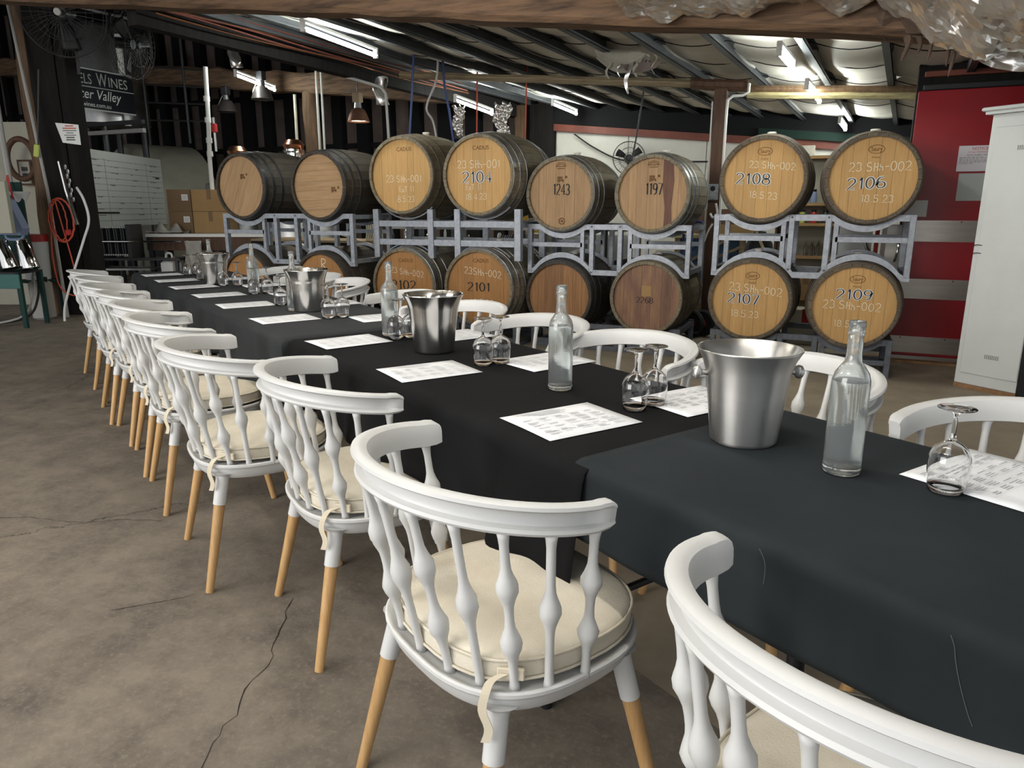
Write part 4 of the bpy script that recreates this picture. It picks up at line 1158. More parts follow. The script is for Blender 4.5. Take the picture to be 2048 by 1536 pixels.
# ------------------------------------------------------------------ racks
def strip(fz, x0, x1, y0, y1, th, n=60):
    mb = MB(); P = []; F = []
    for i in range(n + 1):
        x = x0 + (x1 - x0) * i / n; z = fz(x)
        P += [(x, y0, z - th), (x, y1, z - th), (x, y1, z), (x, y0, z)]
    for i in range(n):
        for j in range(4): F.append((i * 4 + j, i * 4 + (j + 1) % 4, i * 4 + 4 + (j + 1) % 4, i * 4 + 4 + j))
    F += [(3, 2, 1, 0), tuple(4 * n + j for j in range(4))]
    return mb.add(P, F)
def rack(label, xa, xb, y, zu, zl, rad, floor_rack=False, m='galv', w=.34):
    """wavy steel cradle frame between two rows of barrels (or on the floor)"""
    t = thing('barrel_rack', label, 'rack', ((xa + xb) / 2, y + .45, 0), 0, 'galvanised barrel racks')
    cx, cy = (xa + xb) / 2, y + .45
    a, b = xa - cx, xb - cx
    flat = zu - rad + .075
    def top(x):
        for c in (a, b):
            if abs(x - c) < rad * .98:
                return min(flat, zu - math.sqrt(rad * rad - (x - c) ** 2) - .004)
        return flat
    low = 0 if floor_rack else zl + rad - .105
    def bot(x):
        for c in (a, b):
            if abs(x - c) < rad * .98:
                return max(low, zl + math.sqrt(rad * rad - (x - c) ** 2) + .046)
        return low
    x0, x1 = a - w, b + w
    for yy in (-.34, .28):
        y0, y1 = yy - .022, yy + .022
        strip(top, x0, x1, y0, y1, .046).build('cradle_rail', m, t, smooth=True)
        if floor_rack: MB().box(x0, x1, y0, y1, 0, .045).build('bottom_rail', m, t)
        else: strip(bot, x0, x1, y0, y1, .046).build('saddle_rail', m, t, smooth=True)
        mid = (a + b) / 2
        posts = [x0 + .022, mid - .13, mid + .13, x1 - .022]
        for i, px in enumerate(posts):
            MB().box(px - .021, px + .021, y0 - .003, y1 + .003, bot(px) - .02 if not floor_rack else 0, top(px) - .005, c=.003).build('post', m, t)
        for (u, v) in ((x0 + .022, a + .19), (b - .19, x1 - .022)):
            zz = top(a) - .085
            MB().box(u, v, y0 + .004, y1 - .004, zz - .038, zz).build('crossbar', m, t)
            q = v if u < a else u
            MB().box(q - .017, q + .017, y0 + .004, y1 - .004, (bot(q) if not floor_rack else .02) - .01, top(q) - .02).build('post', m, t)
        for px in posts[1:3]:
            for zz in ((top(px) - .02), (bot(px) - .022 if not floor_rack else .02)):
                MB().lathe([(0, -.004), (.009, -.004), (.009, 0), (0, 0)], 10, axis='y', c=(px, y0 - .003, zz)).build('bolt', 'galv_dark', t)
    for px in (x0 + .022, x1 - .022):
        for zz in ((top(px) - .03), (bot(px) + .0 if not floor_rack else .02)):
            MB().box(px - .02, px + .02, -.31, .25, zz - .02, zz + .02).build('side_bar', m, t)
    return t
rack('galvanised cradle rack between barrels 2108, 2106 and 2107, 2109', -.59, .165, Y0, 1.484, .557, .335)
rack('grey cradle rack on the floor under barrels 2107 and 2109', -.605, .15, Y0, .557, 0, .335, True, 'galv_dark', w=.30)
rack('galvanised cradle rack between barrel 1243 and the barrel 2268', -2.30, -1.48, Y1, 1.392, .50, .335)
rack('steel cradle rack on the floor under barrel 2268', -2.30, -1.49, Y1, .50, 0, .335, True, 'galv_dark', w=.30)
rack('galvanised cradle rack between the four left-hand barrels', -5.54, -4.585, Y3, 1.481, .54, .335)
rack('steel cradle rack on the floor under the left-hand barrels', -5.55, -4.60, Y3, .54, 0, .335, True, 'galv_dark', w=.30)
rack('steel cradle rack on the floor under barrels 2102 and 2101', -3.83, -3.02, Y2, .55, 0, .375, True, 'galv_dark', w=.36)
# square-post rack between the large barrels
t = thing('barrel_rack', 'square-post steel rack between barrels 2104 and 2101', 'rack', (-3.42, Y2 + .45, 0), 0, 'galvanised barrel racks')
for yy in (-.33, .27):
    for px in (-.76, -.145, .145, .76):
        MB().box(px - .032, px + .032, yy - .03, yy + .03, .80, 1.265, c=.004).build('post', 'galv', t)
    for zz in (1.10, .925):
        MB().box(-.76, .76, yy - .02, yy + .02, zz, zz + .055).build('crossbar', 'galv', t)
    for c in (-.405, .405):
        R_ = .392
        MB().tube([(c + R_ * math.sin(R(q)), yy, 1.566 - R_ * math.cos(R(q))) for q in range(-44, 45, 8)], .008, 6).build('cradle_hoop', 'galv', t)
        MB().tube([(c + R_ * math.sin(R(q)), yy, .55 + R_ * math.cos(R(q))) for q in range(-44, 45, 8)], .008, 6).build('cradle_hoop', 'galv', t)
for px in (-.76, .76):
    MB().box(px - .02, px + .02, -.33, .27, 1.10, 1.15).build('side_bar', 'galv', t)

# ================================================================== RIGHT SIDE: red door and white cabinet
YD = 6.9
struct('wall_right', MB().box(.46, 4.2, YD + .06, YD + .16, 0, 2.62), 'post_black')
for i in range(4):
    MB().box(.5, 4.2, YD + .02, YD + .06, 2.18 + .10 * i, 2.225 + .10 * i, c=.006).build('batten', 'red_trim' if i % 2 else 'dark_metal', bpy.data.objects['wall_right'])
rd = struct('door_1', MB().box(.47, 1.75, YD, YD + .06, .05, 2.175, c=.004), 'red_door')
for (z0, z1) in ((1.005, 1.175), (.535, .70), (.075, .215)):
    MB().box(.475, 1.745, YD - .006, YD, z0, z1).build('steel_band', 'bare_steel', rd)
    for i in range(4): MB().lathe([(0, -.003), (.006, -.003), (.006, 0), (0, 0)], 8, axis='y', c=(.56 + .33 * i, YD - .006, z1 - .012)).build('screw', 'dark_metal', rd)
MB().box(.465, 1.75, YD - .008, YD + .0, .02, .05).build('kick_strip', 'bare_steel', rd)
MB().box(.36, .525, YD - .014, YD - .006, .745, 1.14, c=.003).build('handle_plate', 'bare_steel', rd)
MB().tube(bez([(.455, YD - .014, 1.01), (.455, YD - .055, 1.0), (.455, YD - .06, .94), (.445, YD - .055, .86), (.44, YD - .014, .84)], 4), .009, 8).build('pull_handle', 'polished_steel', rd, smooth=True)
MB().box(.47, .635, YD - .004, YD, 1.205, 1.335).build('blank_plate', 'sign_white', rd)
wn = MB().box(.825, 1.08, YD - .006, YD, 1.33, 1.54).build('vision_panel', 'window_glass', rd)
ns = thing('notice_sign', 'white notice with red heading fixed to the red door', 'sign', (.93, YD - .006, 1.65), 0)
MB().box(-.13, .15, -.004, 0, -.095, .10, c=.001).build('board', 'notice_white', ns)
text_mesh('heading', 'NOTICE', .030, 'notice_red', ns, (.015, -.0045, .076), (PI / 2, 0, 0))
text_mesh('heading', 'TO ALL TRESPASSERS', .016, 'notice_red', ns, (.01, -.0045, .050), (PI / 2, 0, 0))
text_mesh('heading', 'KEVIN SOBELS WINES', .017, 'ink_dark', ns, (.01, -.0045, .028), (PI / 2, 0, 0))
pr = MB(); rnd = random.Random(5)
for j in range(5):
    x = -.118
    while x < (.135 if j < 4 else -.02):
        l = rnd.uniform(.008, .026); pr.add([(x, -.0045, .008 - .0115 * j), (x + l, -.0045, .008 - .0115 * j), (x + l, -.0045, .013 - .0115 * j), (x, -.0045, .013 - .0115 * j)], [(0, 1, 2, 3)]); x += l + .006
pr.build('small_print', 'ink_grey', ns, fix=False)
struct('trim_16', MB().box(.3, 1.8, YD - .10, YD + .06, 0, .02), 'rust')

cb = thing('metal_cabinet', 'tall white metal cabinet with vents beside the red door', 'cabinet', (.87, 6.02, 0), math.atan2(-.255, .338))
cw = .43
MB().box(0, cw, .004, .46, .035, 1.885, c=.004).build('body', 'cabinet_white', cb)
dr = MB().box(.035, cw - .012, -.004, .004, .115, 1.80, c=.003).build('door', 'cabinet_white', cb)
for z in (1.64, .235):
    MB().box(.185, .29, -.0055, -.004, z, z + .04).build('vent', 'cabinet_white', dr)
    for i in range(8): MB().box(.190 + i * .012, .197 + i * .012, -.0062, -.0052, z + .005, z + .035).build('vent_slot', 'ink_grey', dr)
for k, z in enumerate((1.02, .965)):
    MB().tube(bez([(.06, -.005, z), (.03, -.018, z + .004), (.012, -.02, z - .003), (.008, -.005, z)], 4), .0028, 6).build('wire_latch', 'dark_metal', dr)
MB().box(-.03, cw + .03, -.035, .49, 1.885, 1.905).build('cornice', 'cabinet_white', cb)
MB().box(-.05, cw + .05, -.055, .51, 1.905, 1.93, c=.006).build('cornice', 'cabinet_white', cb)
MB().box(0, cw, .002, .44, 0, .035).build('rusty_foot', 'rust', cb)
struct('wall_near', MB().box(0, .06, -1.9, .02, 0, 2.6), 'black', loc=(1.235, 5.74, 0), rot=(0, 0, math.atan2(-.255, .338) + PI * .78))
pe = tag(MB().lathe([(0, -.3), (.055, -.3), (.055, 0), (.048, 0), (.048, -.25), (0, -.25)], 24, c=(1.05, 6.4, 2.55)).build('vent_pipe', 'white_pipe', smooth=True), 'short white vent pipe hanging above the cabinet', 'pipe')

# ================================================================== FANS
def fan(label, loc, rot, r, white_cap, bracket=None):
    t = thing('cage_fan', label, 'fan', loc); t.rotation_euler = rot
    for (rr, y) in ((r, 0), (r * .98, -.05), (r * .98, .05), (r * .62, -.085), (r * .62, .085), (r * .3, -.10)):
        MB().tube([(rr * math.cos(2 * PI * k / 48), y, rr * math.sin(2 * PI * k / 48)) for k in range(48)], .0045 if rr == r else .0028, 6, closed=True).build('cage_ring', 'dark_metal', t, smooth='all')
    sp = MB()
    for k in range(36):
        a = 2 * PI * k / 36; c, s = math.cos(a), math.sin(a)
        for sg in (-1, 1):
            sp.tube([(.06 * c, sg * .10, .06 * s), (.62 * r * c, sg * .085, .62 * r * s), (.98 * r * c, sg * .045, .98 * r * s), (r * c, 0, r * s)], .0016, 4)
    sp.build('cage_wires', 'dark_metal', t)
    for k in range(3):
        a0 = R(35) + 2 * PI * k / 3
        def bl(u, v, a0=a0):
            rr = .07 + (r * .86 - .07) * u; a = a0 + (v - .5) * (.75 - .25 * u)
            return (rr * math.cos(a), .05 * (v - .5), rr * math.sin(a))
        solidify(MB().grid(bl, 8, 5).build('blade', 'black', t, smooth='all'), .003)
    MB().cyl((0, -.02, 0), (0, .20, 0), .055, .065, 20).build('motor', 'dark_metal', t, smooth=True)
    MB().lathe([(0, -.115), (.035, -.113), (.04, -.10), (.04, -.095), (0, -.095)], 20, axis='y').build('hub_cap', 'sign_white' if white_cap else 'dark_metal', t, smooth=True)
    if bracket: MB().tube(bez([(0, .18, 0)] + bracket, 4), .018, 8).build('bracket', 'dark_metal', t, smooth=True)
    return t
fan('large wire cage fan with white hub cap on the black post', (-7.90, 5.79, 3.33), (R(10), 0, R(30)), .45, True, [(0, .20, -.25), (-.02, .16, -.62)])
fan('dark cage fan turned edge-on hanging beside the large post fan', (-8.13, 6.82, 3.22), (R(8), R(14), R(108)), .40, False, [(0, .3, .1), (0, .35, .35)])
fan('round black wall fan on the white back wall', (-3.05, 11.25, 2.02), (0, 0, R(20)), .245, False, [(0, .24, .0)])
tag(MB().tube(bez([(-4.0, YW - .08, 2.42), (-3.7, YW - .06, 2.22), (-3.3, YW - .05, 2.03), (-2.9, YW - .05, 1.98), (-1.9, YW - .05, 1.95)], 6), .012, 6).build('power_lead', 'black_rubber', smooth=True), 'black lead drooping across the white back wall by the fan', 'cable')

# ================================================================== PENDANT LAMPS
def pendant(label, loc, lit, ceil_z, m):
    t = thing('bell_lamp', label, 'lamp', loc)
    prof = [(.05, .17), (.085, .15), (.125, .08), (.15, .0), (.158, -.012), (.154, -.012), (.145, .002), (.12, .078), (.08, .143), (.045, .16)]
    MB().lathe(prof + [prof[0]], 32).build('shade', m, t, smooth='all')
    MB().cyl((0, 0, .16), (0, 0, .24), .055, .045, 14).build('neck', 'steel_dull', t, smooth=True)
    MB().box(-.06, .06, -.05, .05, .24, .37, c=.01).build('gear_box', 'timber_pale' if lit else 'dark_metal', t)
    MB().cyl((0, 0, .37), (0, 0, ceil_z - loc[2]), .008, n=8).build('hanger', 'dark_metal', t)
    g = MB().lathe([(0, .012), (.138, .012), (0, .016)], 28).build('bulb_glass', 'lamp_glow' if lit else 'lamp_grey', t)
    if not lit:
        MB().tube(bez([(-.05, 0, .26), (-.16, 0, .12), (-.17, 0, .0)], 5), .006, 6).build('guard_wire', 'sign_white', t)
    else:
        l = bpy.data.lights.new('bulb', 'SPOT'); l.energy = 60; l.color = (1, .82, .58); l.spot_size = R(150); l.shadow_soft_size = .12
        o = bpy.data.objects.new('bulb_light', l); COL.objects.link(o); o.parent = t; o.location = (0, 0, -.02)
    return t
pendant('unlit grey bell-shaped lamp hanging below the bright tube', (-7.75, 8.6, 2.80), False, 3.15, 'lamp_grey')
pendant('dim unlit bell lamp farther back in the dark corner', (-9.12, 9.3, 2.78), False, 3.2, 'lamp_grey')
pendant('lit bronze bell lamp glowing beside the log post', (-6.25, 8.8, 2.45), True, 2.95, 'lamp_bronze')

# ================================================================== PIPES AND LEADS IN THE ROOF
def pipe(name, pts, r, m, label, cat='pipe', n=8, smooth_n=0):
    return tag(MB().tube(bez(pts, smooth_n) if smooth_n else pts, r, n).build(name, m, smooth=True), label, cat)
pipe('conduit', [(-9.59, 7.3, 3.89), (-7.33, 7.3, 3.32), (-5.69, 7.3, 2.84), (-4.99, 7.3, 2.635), (-4.86, 7.3, 2.59), (-4.80, 7.3, 2.52), (-4.78, 7.3, 1.9)], .017, 'grey_pipe', 'long grey conduit slanting down and turning behind the large barrels')
pipe('conduit', [(-7.36, 9.35, 3.55), (-7.40, 9.35, 0)], .019, 'white_pipe', 'left of two pale conduits on the log post')
pipe('conduit', [(-7.28, 9.36, 3.45), (-7.32, 9.36, 0)], .016, 'white_pipe', 'right of two pale conduits on the log post')
pipe('standpipe', [(-7.75, 9.3, 2.95), (-7.80, 9.3, 0)], .022, 'cream_hose', 'cream pipe on the left of the log post')
for (za, zb) in ((2.72, 2.76), (2.3, 2.37)):
    pass
pv = thing('valve_pipe', 'white plastic pipe with red-handled valve left of the barrels', 'pipe', (-8.2, 8.0, 0))
MB().tube([(.03, 0, 3.16), (.0, 0, 2.54), (-.05, 0, 1.94), (-.08, 0, 0)], .03, 10).build('pipe', 'white_pipe', pv, smooth=True)
for z in (2.75, 2.47, 2.2, 2.02): MB().cyl((-.012 * (2.75 - z) * 4, 0, z - .035), (-.012 * (2.75 - z) * 4, 0, z + .035), .042, n=12).build('coupling', 'white_pipe', pv, smooth=True)
MB().box(.06, .13, -.03, .03, 2.30, 2.42, c=.01).build('valve_handle', 'red_plastic', pv)
MB().cyl((.09, 0, 2.05), (.09, 0, 2.5), .018, n=8).build('branch', 'steel_dull', pv)
pipe('conduit', [(-.93, 7.72, 2.44), (-.93, 7.70, 2.36), (-.98, 7.70, 2.335), (-1.07, 7.70, 2.335), (-1.12, 7.70, 2.30), (-1.125, 7.70, 2.2), (-1.125, 7.70, .2)], .014, 'white_pipe', 'pale conduit bending down the brown post behind the barrels')
pipe('conduit', [(-1.275, 7.76, 2.3), (-1.275, 7.76, .3)], .009, 'white_pipe', 'thin pale conduit on the left edge of the brown post')
pipe('hose', [(-4.36, 7.2, 2.90), (-4.38, 7.2, 2.68), (-4.42, 7.2, 2.3), (-4.46, 7.2, 1.9)], .013, 'blue_hose', 'blue hose hanging behind the barrel dated 8.5.23', 'hose', smooth_n=4)
pipe('hose', [(-4.12, 7.4, 2.86), (-4.10, 7.4, 2.55), (-4.05, 7.4, 2.3), (-3.98, 7.4, 1.8)], .013, 'blue_hose', 'blue hose hanging left of the barrel numbered 2104', 'hose', smooth_n=4)
pipe('hose', [(-4.12, 7.3, 2.86), (-4.15, 7.3, 2.62), (-4.28, 7.3, 2.35), (-4.2, 7.3, 2.2), (-4.15, 7.3, 1.95)], .012, 'grey_pipe', 'grey forked lead hanging between the two blue hoses', 'hose', smooth_n=5)
pipe('hanging_cord', [(-4.0, 8.0, 2.88), (-4.02, 8.0, 1.95)], .010, 'orange_cord', 'orange cord hanging above the top of barrel 2104', 'cord')
pipe('hanging_cord', [(-3.38, 8.0, 2.82), (-3.40, 8.0, 1.8)], .008, 'orange_cord', 'orange cord hanging between barrels 2104 and 1243', 'cord')
pipe('hanging_cord', [(-2.28, 9.0, 2.72), (-2.3, 9.0, 2.55), (-2.36, 9.0, 2.1), (-2.42, 9.0, 1.75)], .010, 'dark_metal', 'dark cord hanging in front of the white wall above 1197', 'cord')
for (x, y, z, sx, lab) in ((-4.52, 8.5, 2.34, .17, 'small crumpled foil patch on the dark wall above barrel 2104'), (-3.92, 8.5, 2.34, .24, 'large crumpled foil patch right of the tube above barrel 2104')):
    ph = x * 3
    tag(MB().grid(lambda u, v, x=x, y=y, z=z, sx=sx, ph=ph: (x + sx * (u - .5) * (1 - .35 * v) + .02 * math.sin(8 * v), y + .03 * math.sin(17 * u + 9 * v + ph) + .02 * math.sin(31 * v - 11 * u), z + .18 - .36 * v + .02 * math.sin(13 * u)), 14, 16).build('foil_patch', 'foil', smooth='all'), lab, 'foil scrap')
for (x, y, z, lab) in ((-7.15, 7.5, 3.18, 'silver foil bundle wrapped on the roof conduit at far left'), (-5.0, 7.5, 2.62, 'silver foil bundle on the conduit above the log post')):
    tag(MB().grid(lambda u, v, x=x, y=y, z=z: (x + (.07 + .03 * math.sin(9 * u + 7 * v)) * math.cos(2 * PI * u), y + (.06 + .03 * math.sin(7 * u - 5 * v)) * math.sin(2 * PI * u), z + .12 - .3 * v), 16, 10).build('foil_bundle', 'foil', smooth='all'), lab, 'foil scrap')

# ================================================================== TANKS, SIGN AND BENCH ON THE LEFT
def tank(label, x, y, r, zs, zn, m='steel_dull'):
    t = thing('steel_tank', label, 'tank', (x, y, 0))
    MB().lathe([(0, .15), (r, .15), (r, zs), (r * .97, zs + .03), (.14, zn), (0, zn)], 40).build('vessel', m, t, smooth=True)
    MB().lathe([(.13, zn - .02), (.13, zn + .22), (.15, zn + .24), (.15, zn + .27), (0, zn + .28)], 28).build('neck', 'polished_steel', t, smooth=True)
    MB().lathe([(0, zn + .28), (.13, zn + .28), (.15, zn + .33), (.10, zn + .40), (0, zn + .41)], 24).build('cap', 'copper', t, smooth=True)
    MB().tube(bez([(.1, 0, zn + .3), (.2, -.05, zn + .25), (.22, -.06, zn - .02)], 4), .02, 8).build('outlet', 'copper', t, smooth=True)
    for z in (.6, 1.2): MB().tube([(r * 1.005 * math.cos(2 * PI * k / 40), r * 1.005 * math.sin(2 * PI * k / 40), z) for k in range(40)], .012, 6, closed=True).build('band', m, t)
    for k in range(3): MB().cyl((r * .8 * math.cos(k * 2.1), r * .8 * math.sin(k * 2.1), 0), (r * .8 * math.cos(k * 2.1), r * .8 * math.sin(k * 2.1), .2), .03, n=8).build('leg', m, t)
tank('stainless tank with copper cap behind the upper left barrels', -7.25, 8.6, .56, 1.60, 1.82)
tank('stainless conical tank at the left behind the slanting-board barrel', -8.45, 8.75, .50, 1.60, 1.78)

st = thing('storage_tank', 'tall stainless storage tank carrying the winery sign', 'tank', (-11.62, 9.15, 0))
MB().lathe([(0, 2.65), (.62, 2.65), (.62, 4.1), (.58, 4.16), (0, 4.22)], 48).build('vessel', 'steel_dull', st, smooth=True)
MB().cyl((.66, -.2, 2.6), (.66, -.2, 4.0), .05, n=12).build('overflow_pipe', 'white_pipe', st, smooth=True)
for i in range(4): MB().cyl((.5 * math.cos(i * 1.57 + .7), .5 * math.sin(i * 1.57 + .7), 0), (.5 * math.cos(i * 1.57 + .7), .5 * math.sin(i * 1.57 + .7), 2.66), .05, n=8).build('leg', 'dark_metal', st)
for z in (2.55, 2.42): MB().box(-.4, 1.6, -.72, -.66, z, z + .06).build('platform_rail', 'dark_metal' if z > 2.5 else 'grey_pipe', st)
for i in range(4): MB().cyl((.85, -.05, 2.7 + .28 * i), (2.3, -.05, 2.62 + .25 * i), .015, n=6).build('guard_rail', 'dark_metal', st)
for i in range(2): MB().cyl((.95 + .9 * i, -.05, 2.3), (.95 + .9 * i, -.05, 4.0), .022, n=6).build('stanchion', 'dark_metal', st)
sg = thing('winery_sign', 'black winery sign lettered SOBELS WINES Hunter Valley on the tank', 'sign', (-10.86, 8.32, 3.07), R(90))
MB().box(-.95, .72, -.012, .012, -.30, .30, c=.003).build('board', 'sign_black', sg)
for (z0, z1) in ((.285, .305), (.03, .042), (-.305, -.285)): MB().box(-.94, .71, -.016, -.012, z0, z1).build('line', 'sign_silver', sg)
text_mesh('lettering', 'S', .26, 'sign_silver', sg, (-.56, -.0145, .15), (PI / 2, 0, 0), align='LEFT', sx=.62)
text_mesh('lettering', 'OBELS', .21, 'sign_silver', sg, (-.45, -.0145, .14), (PI / 2, 0, 0), align='LEFT', sx=.72)
text_mesh('lettering', 'W', .28, 'sign_silver', sg, (.06, -.0145, .15), (PI / 2, 0, 0), align='LEFT', sx=.62)
text_mesh('lettering', 'INES', .21, 'sign_silver', sg, (.255, -.0145, .14), (PI / 2, 0, 0), align='LEFT', sx=.85)
text_mesh('lettering', 'Hunter Valley', .21, 'sign_white', sg, (-.06, -.0145, -.075), (PI / 2, 0, 0), sx=.86, shear=.25)
text_mesh('lettering', 'www.sobelswines.com.au', .095, 'sign_white', sg, (-.2, -.0145, -.225), (PI / 2, 0, 0), sx=.95)

ct = thing('cream_vat', 'large rounded cream vat behind the whiteboard', 'vat', (-12.1, 10.4, 0))
MB().lathe([(0, -.6), (1.25, -.6), (1.32, -.5), (1.32, .6), (0, .6)], 56, axis='x', c=(0, 0, 1.12)).build('vessel', 'cream', ct, smooth=True, rot=(0, 0, R(70)))
for sx in (-.4, .4): MB().box(sx - .1, sx + .1, -.5, .5, 0, .3).build('cradle', 'dark_metal', ct)

wbd = thing('whiteboard', 'white ruled board with faint writing leaning behind the bench', 'whiteboard', (-10.43, 8.41, 0), R(116.6))
MB().box(-1.24, 1.24, -.012, .012, 1.0, 2.1, c=.003).build('board', 'whiteboard', wbd)
for i in range(11): MB().box(-1.2, 1.2, -.0145, -.012, 1.97 - .088 * i, 1.976 - .088 * i).build('ruled_line', 'ink_grey', wbd)
for x in (-.75, .62): MB().box(x, x + .008, -.0142, -.012, 1.03, 2.0).build('ruled_line', 'ink_grey', wbd)
wr = MB(); rnd = random.Random(9)
for i in range(70):
    x = rnd.choice((-1.15, -.6, .1, .75)) + rnd.uniform(-.06, .2); z = 1.99 - .088 * rnd.randrange(10) - .03; l = rnd.uniform(.03, .14)
    wr.add([(x, -.015, z), (x + l, -.015, z + rnd.uniform(-.01, .01)), (x + l, -.015, z + .012), (x, -.015, z + .012)], [(0, 1, 2, 3)])
wr.build('marker_notes', 'ink_grey', wbd, fix=False)
MB().box(.95, 1.1, -.016, -.012, 1.76, 1.79).build('marker_notes', 'ink_dark', wbd)
for x in (-1.0, 1.0): MB().box(x - .03, x + .03, .012, .06, 0, 2.0).build('leg', 'dark_metal', wbd)

bn = thing('work_bench', 'long dark work bench with a pale top under the whiteboard', 'bench', (-8.45, 7.78, 0), R(24))
MB().box(-.55, 1.1, -.32, .32, .885, .925).build('top', 'white_paint', bn)
MB().box(-.55, 1.1, -.30, -.28, .70, .885).build('apron', 'post_brown', bn)
for (x, y) in ((-.5, -.28), (-.5, .28), (1.05, -.28), (1.05, .28)): MB().box(x - .03, x + .03, y - .03, y + .03, 0, .885).build('leg', 'dark_metal', bn)
MB().box(-.55, 1.1, -.30, .30, .28, .31).build('lower_shelf', 'steel_dull', bn)
def crate(label, x, y, z, sx, sy, sz, m, rz=0, name='cardboard_box', cat='box', labelpatch=True, tape=True, group=None):
    t = thing(name, label, cat, (x, y, z), R(rz), group)
    MB().box(-sx / 2, sx / 2, -sy / 2, sy / 2, 0, sz, c=.004).build('carton', m, t)
    if tape:
        MB().box(-sx / 2, sx / 2, -.03, .03, sz, sz + .001).build('tape', 'cardboard_dark', t)
        MB().box(-.03, .03, -sy / 2 - .001, -sy / 2, sz * .55, sz).build('tape', 'cardboard_dark', t)
    if labelpatch:
        MB().box(sx * .12, sx * .38, -sy / 2 - .0015, -sy / 2, sz * .5, sz * .78).build('shipping_label', 'sign_white', t)
        for i in range(3): MB().box(sx * .15, sx * .34, -sy / 2 - .0022, -sy / 2 - .001, sz * (.55 + .07 * i), sz * (.57 + .07 * i)).build('print_line', 'ink_grey', t)
    return t
G = 'cardboard boxes stacked beside the whiteboard'
crate('brown cardboard box, lower left of the stack beside the whiteboard', -8.66, 7.85, .927, .34, .34, .30, 'cardboard_dark', 24, group=G)
crate('brown cardboard box, upper left of the stack beside the whiteboard', -8.66, 7.85, 1.230, .34, .34, .30, 'cardboard_dark', 24, group=G)
crate('tan cardboard box, lower right of the stack beside the whiteboard', -8.26, 8.02, .927, .50, .36, .30, 'cardboard', 24, group=G, labelpatch=False)
crate('tan cardboard box, upper right of the stack beside the whiteboard', -8.26, 8.02, 1.230, .50, .36, .30, 'cardboard', 24, group=G, labelpatch=False)
rg = MB().grid(lambda u, v: (-8.95 + .5 * u, 7.35 + .22 * v + .2 * u, .93 + (.12 * math.sin(PI * u) ** 2 * (1 + .5 * math.sin(9 * u)) + .05 * math.sin(14 * u + 8 * v)) * math.sin(PI * v) + .012), 24, 12).build('crumpled_cloth', 'sack', smooth='all')
tag(rg, 'crumpled pale cloth lying on the bench top', 'cloth')
pf = thing('plate_filter', 'black plate filter press with a row of plates under the whiteboard', 'filter press', (-9.12, 7.0, 0), R(24))
for i in range(16): MB().box(-.24 + .032 * i, -.216 + .032 * i, -.15, .15, .66, 1.02, c=.004).build('plate', 'dark_metal' if i % 3 else 'stud', pf)
for i in range(16):
    for z in (.655, 1.02): MB().box(-.238 + .032 * i, -.222 + .032 * i, -.165, -.15, z - .008, z + .012).build('tab', 'sign_white', pf)
for x in (-.30, .29): MB().box(x - .03, x + .03, -.17, .17, .60, 1.06, c=.006).build('end_plate', 'dark_metal', pf)
MB().cyl((-.35, -.18, .835), (1.0, -.18, .835), .014, n=10).build('tie_rod', 'polished_steel', pf, smooth=True)
MB().cyl((-.25, 0, 1.02), (-.25, 0, 1.30), .012, n=8).build('gauge_stem', 'dark_metal', pf)
MB().cyl((-.25, -.03, 1.33), (-.25, .01, 1.33), .045, n=16).build('gauge', 'black', pf, smooth=True)
MB().box(-.5, .12, -.01, .02, 1.20, 1.225).build('gauge_arm', 'black', pf)
for x in (-.3, .9):
    for y in (-.14, .14): MB().box(x - .02, x + .02, y - .02, y + .02, 0, .62).build('leg', 'dark_metal', pf)
MB().box(-.34, .95, -.16, .16, .58, .61).build('frame', 'dark_metal', pf)
MB().box(-.2, .55, -.2, .2, .45, .475).build('drip_tray', 'steel_dull', pf)
def jerry(label, x, y, z, sx, sy, sz, m, rz=0, cap='red_plastic'):
    t = thing('jerrycan', label, 'jerrycan', (x, y, z), R(rz), 'plastic jerrycans')
    MB().box(-sx / 2, sx / 2, -sy / 2, sy / 2, 0, sz * .86, c=.025).build('body', m, t)
    MB().tube(bez([(-sx * .4, 0, sz * .84), (-sx * .32, 0, sz), (sx * .1, 0, sz), (sx * .18, 0, sz * .84)], 4), .016, 8).build('handle', m, t, smooth=True)
    MB().cyl((sx * .34, 0, sz * .84), (sx * .34, 0, sz * .95), .025, n=12).build('cap', cap, t, smooth=True)
    return t
jerry('white plastic jerrycan beside the sack under the bench', -8.40, 7.28, 0.0, .22, .2, .66, 'sign_white', cap='lamp_bronze')
sk = MB().grid(lambda u, v: (-8.08 + .34 * (u - .5) * (1.25 - .45 * v) + .03 * math.sin(9 * v + 4 * u), 7.42 + (.16 - .06 * v) * math.sin(2 * PI * u) * .0 - .15 * math.sin(PI * u) * (1 - .4 * v) + .025 * math.sin(12 * u + 5 * v), .0 + .84 * v), 18, 16).build('grain_sack', 'sack', smooth='all')
solidify(sk, .03); tag(sk, 'tall crumpled pale sack leaning under the bench', 'sack')
sk = MB().grid(lambda u, v: (-8.35 + .5 * u, 7.02 + .25 * v, .02 + .22 * math.sin(PI * u) * math.sin(PI * v) * (1 + .3 * math.sin(11 * u + 6 * v))), 18, 12).build('empty_sack', 'sack', smooth='all')
tag(sk, 'pale empty sack heaped on the floor by the jerrycan', 'sack')

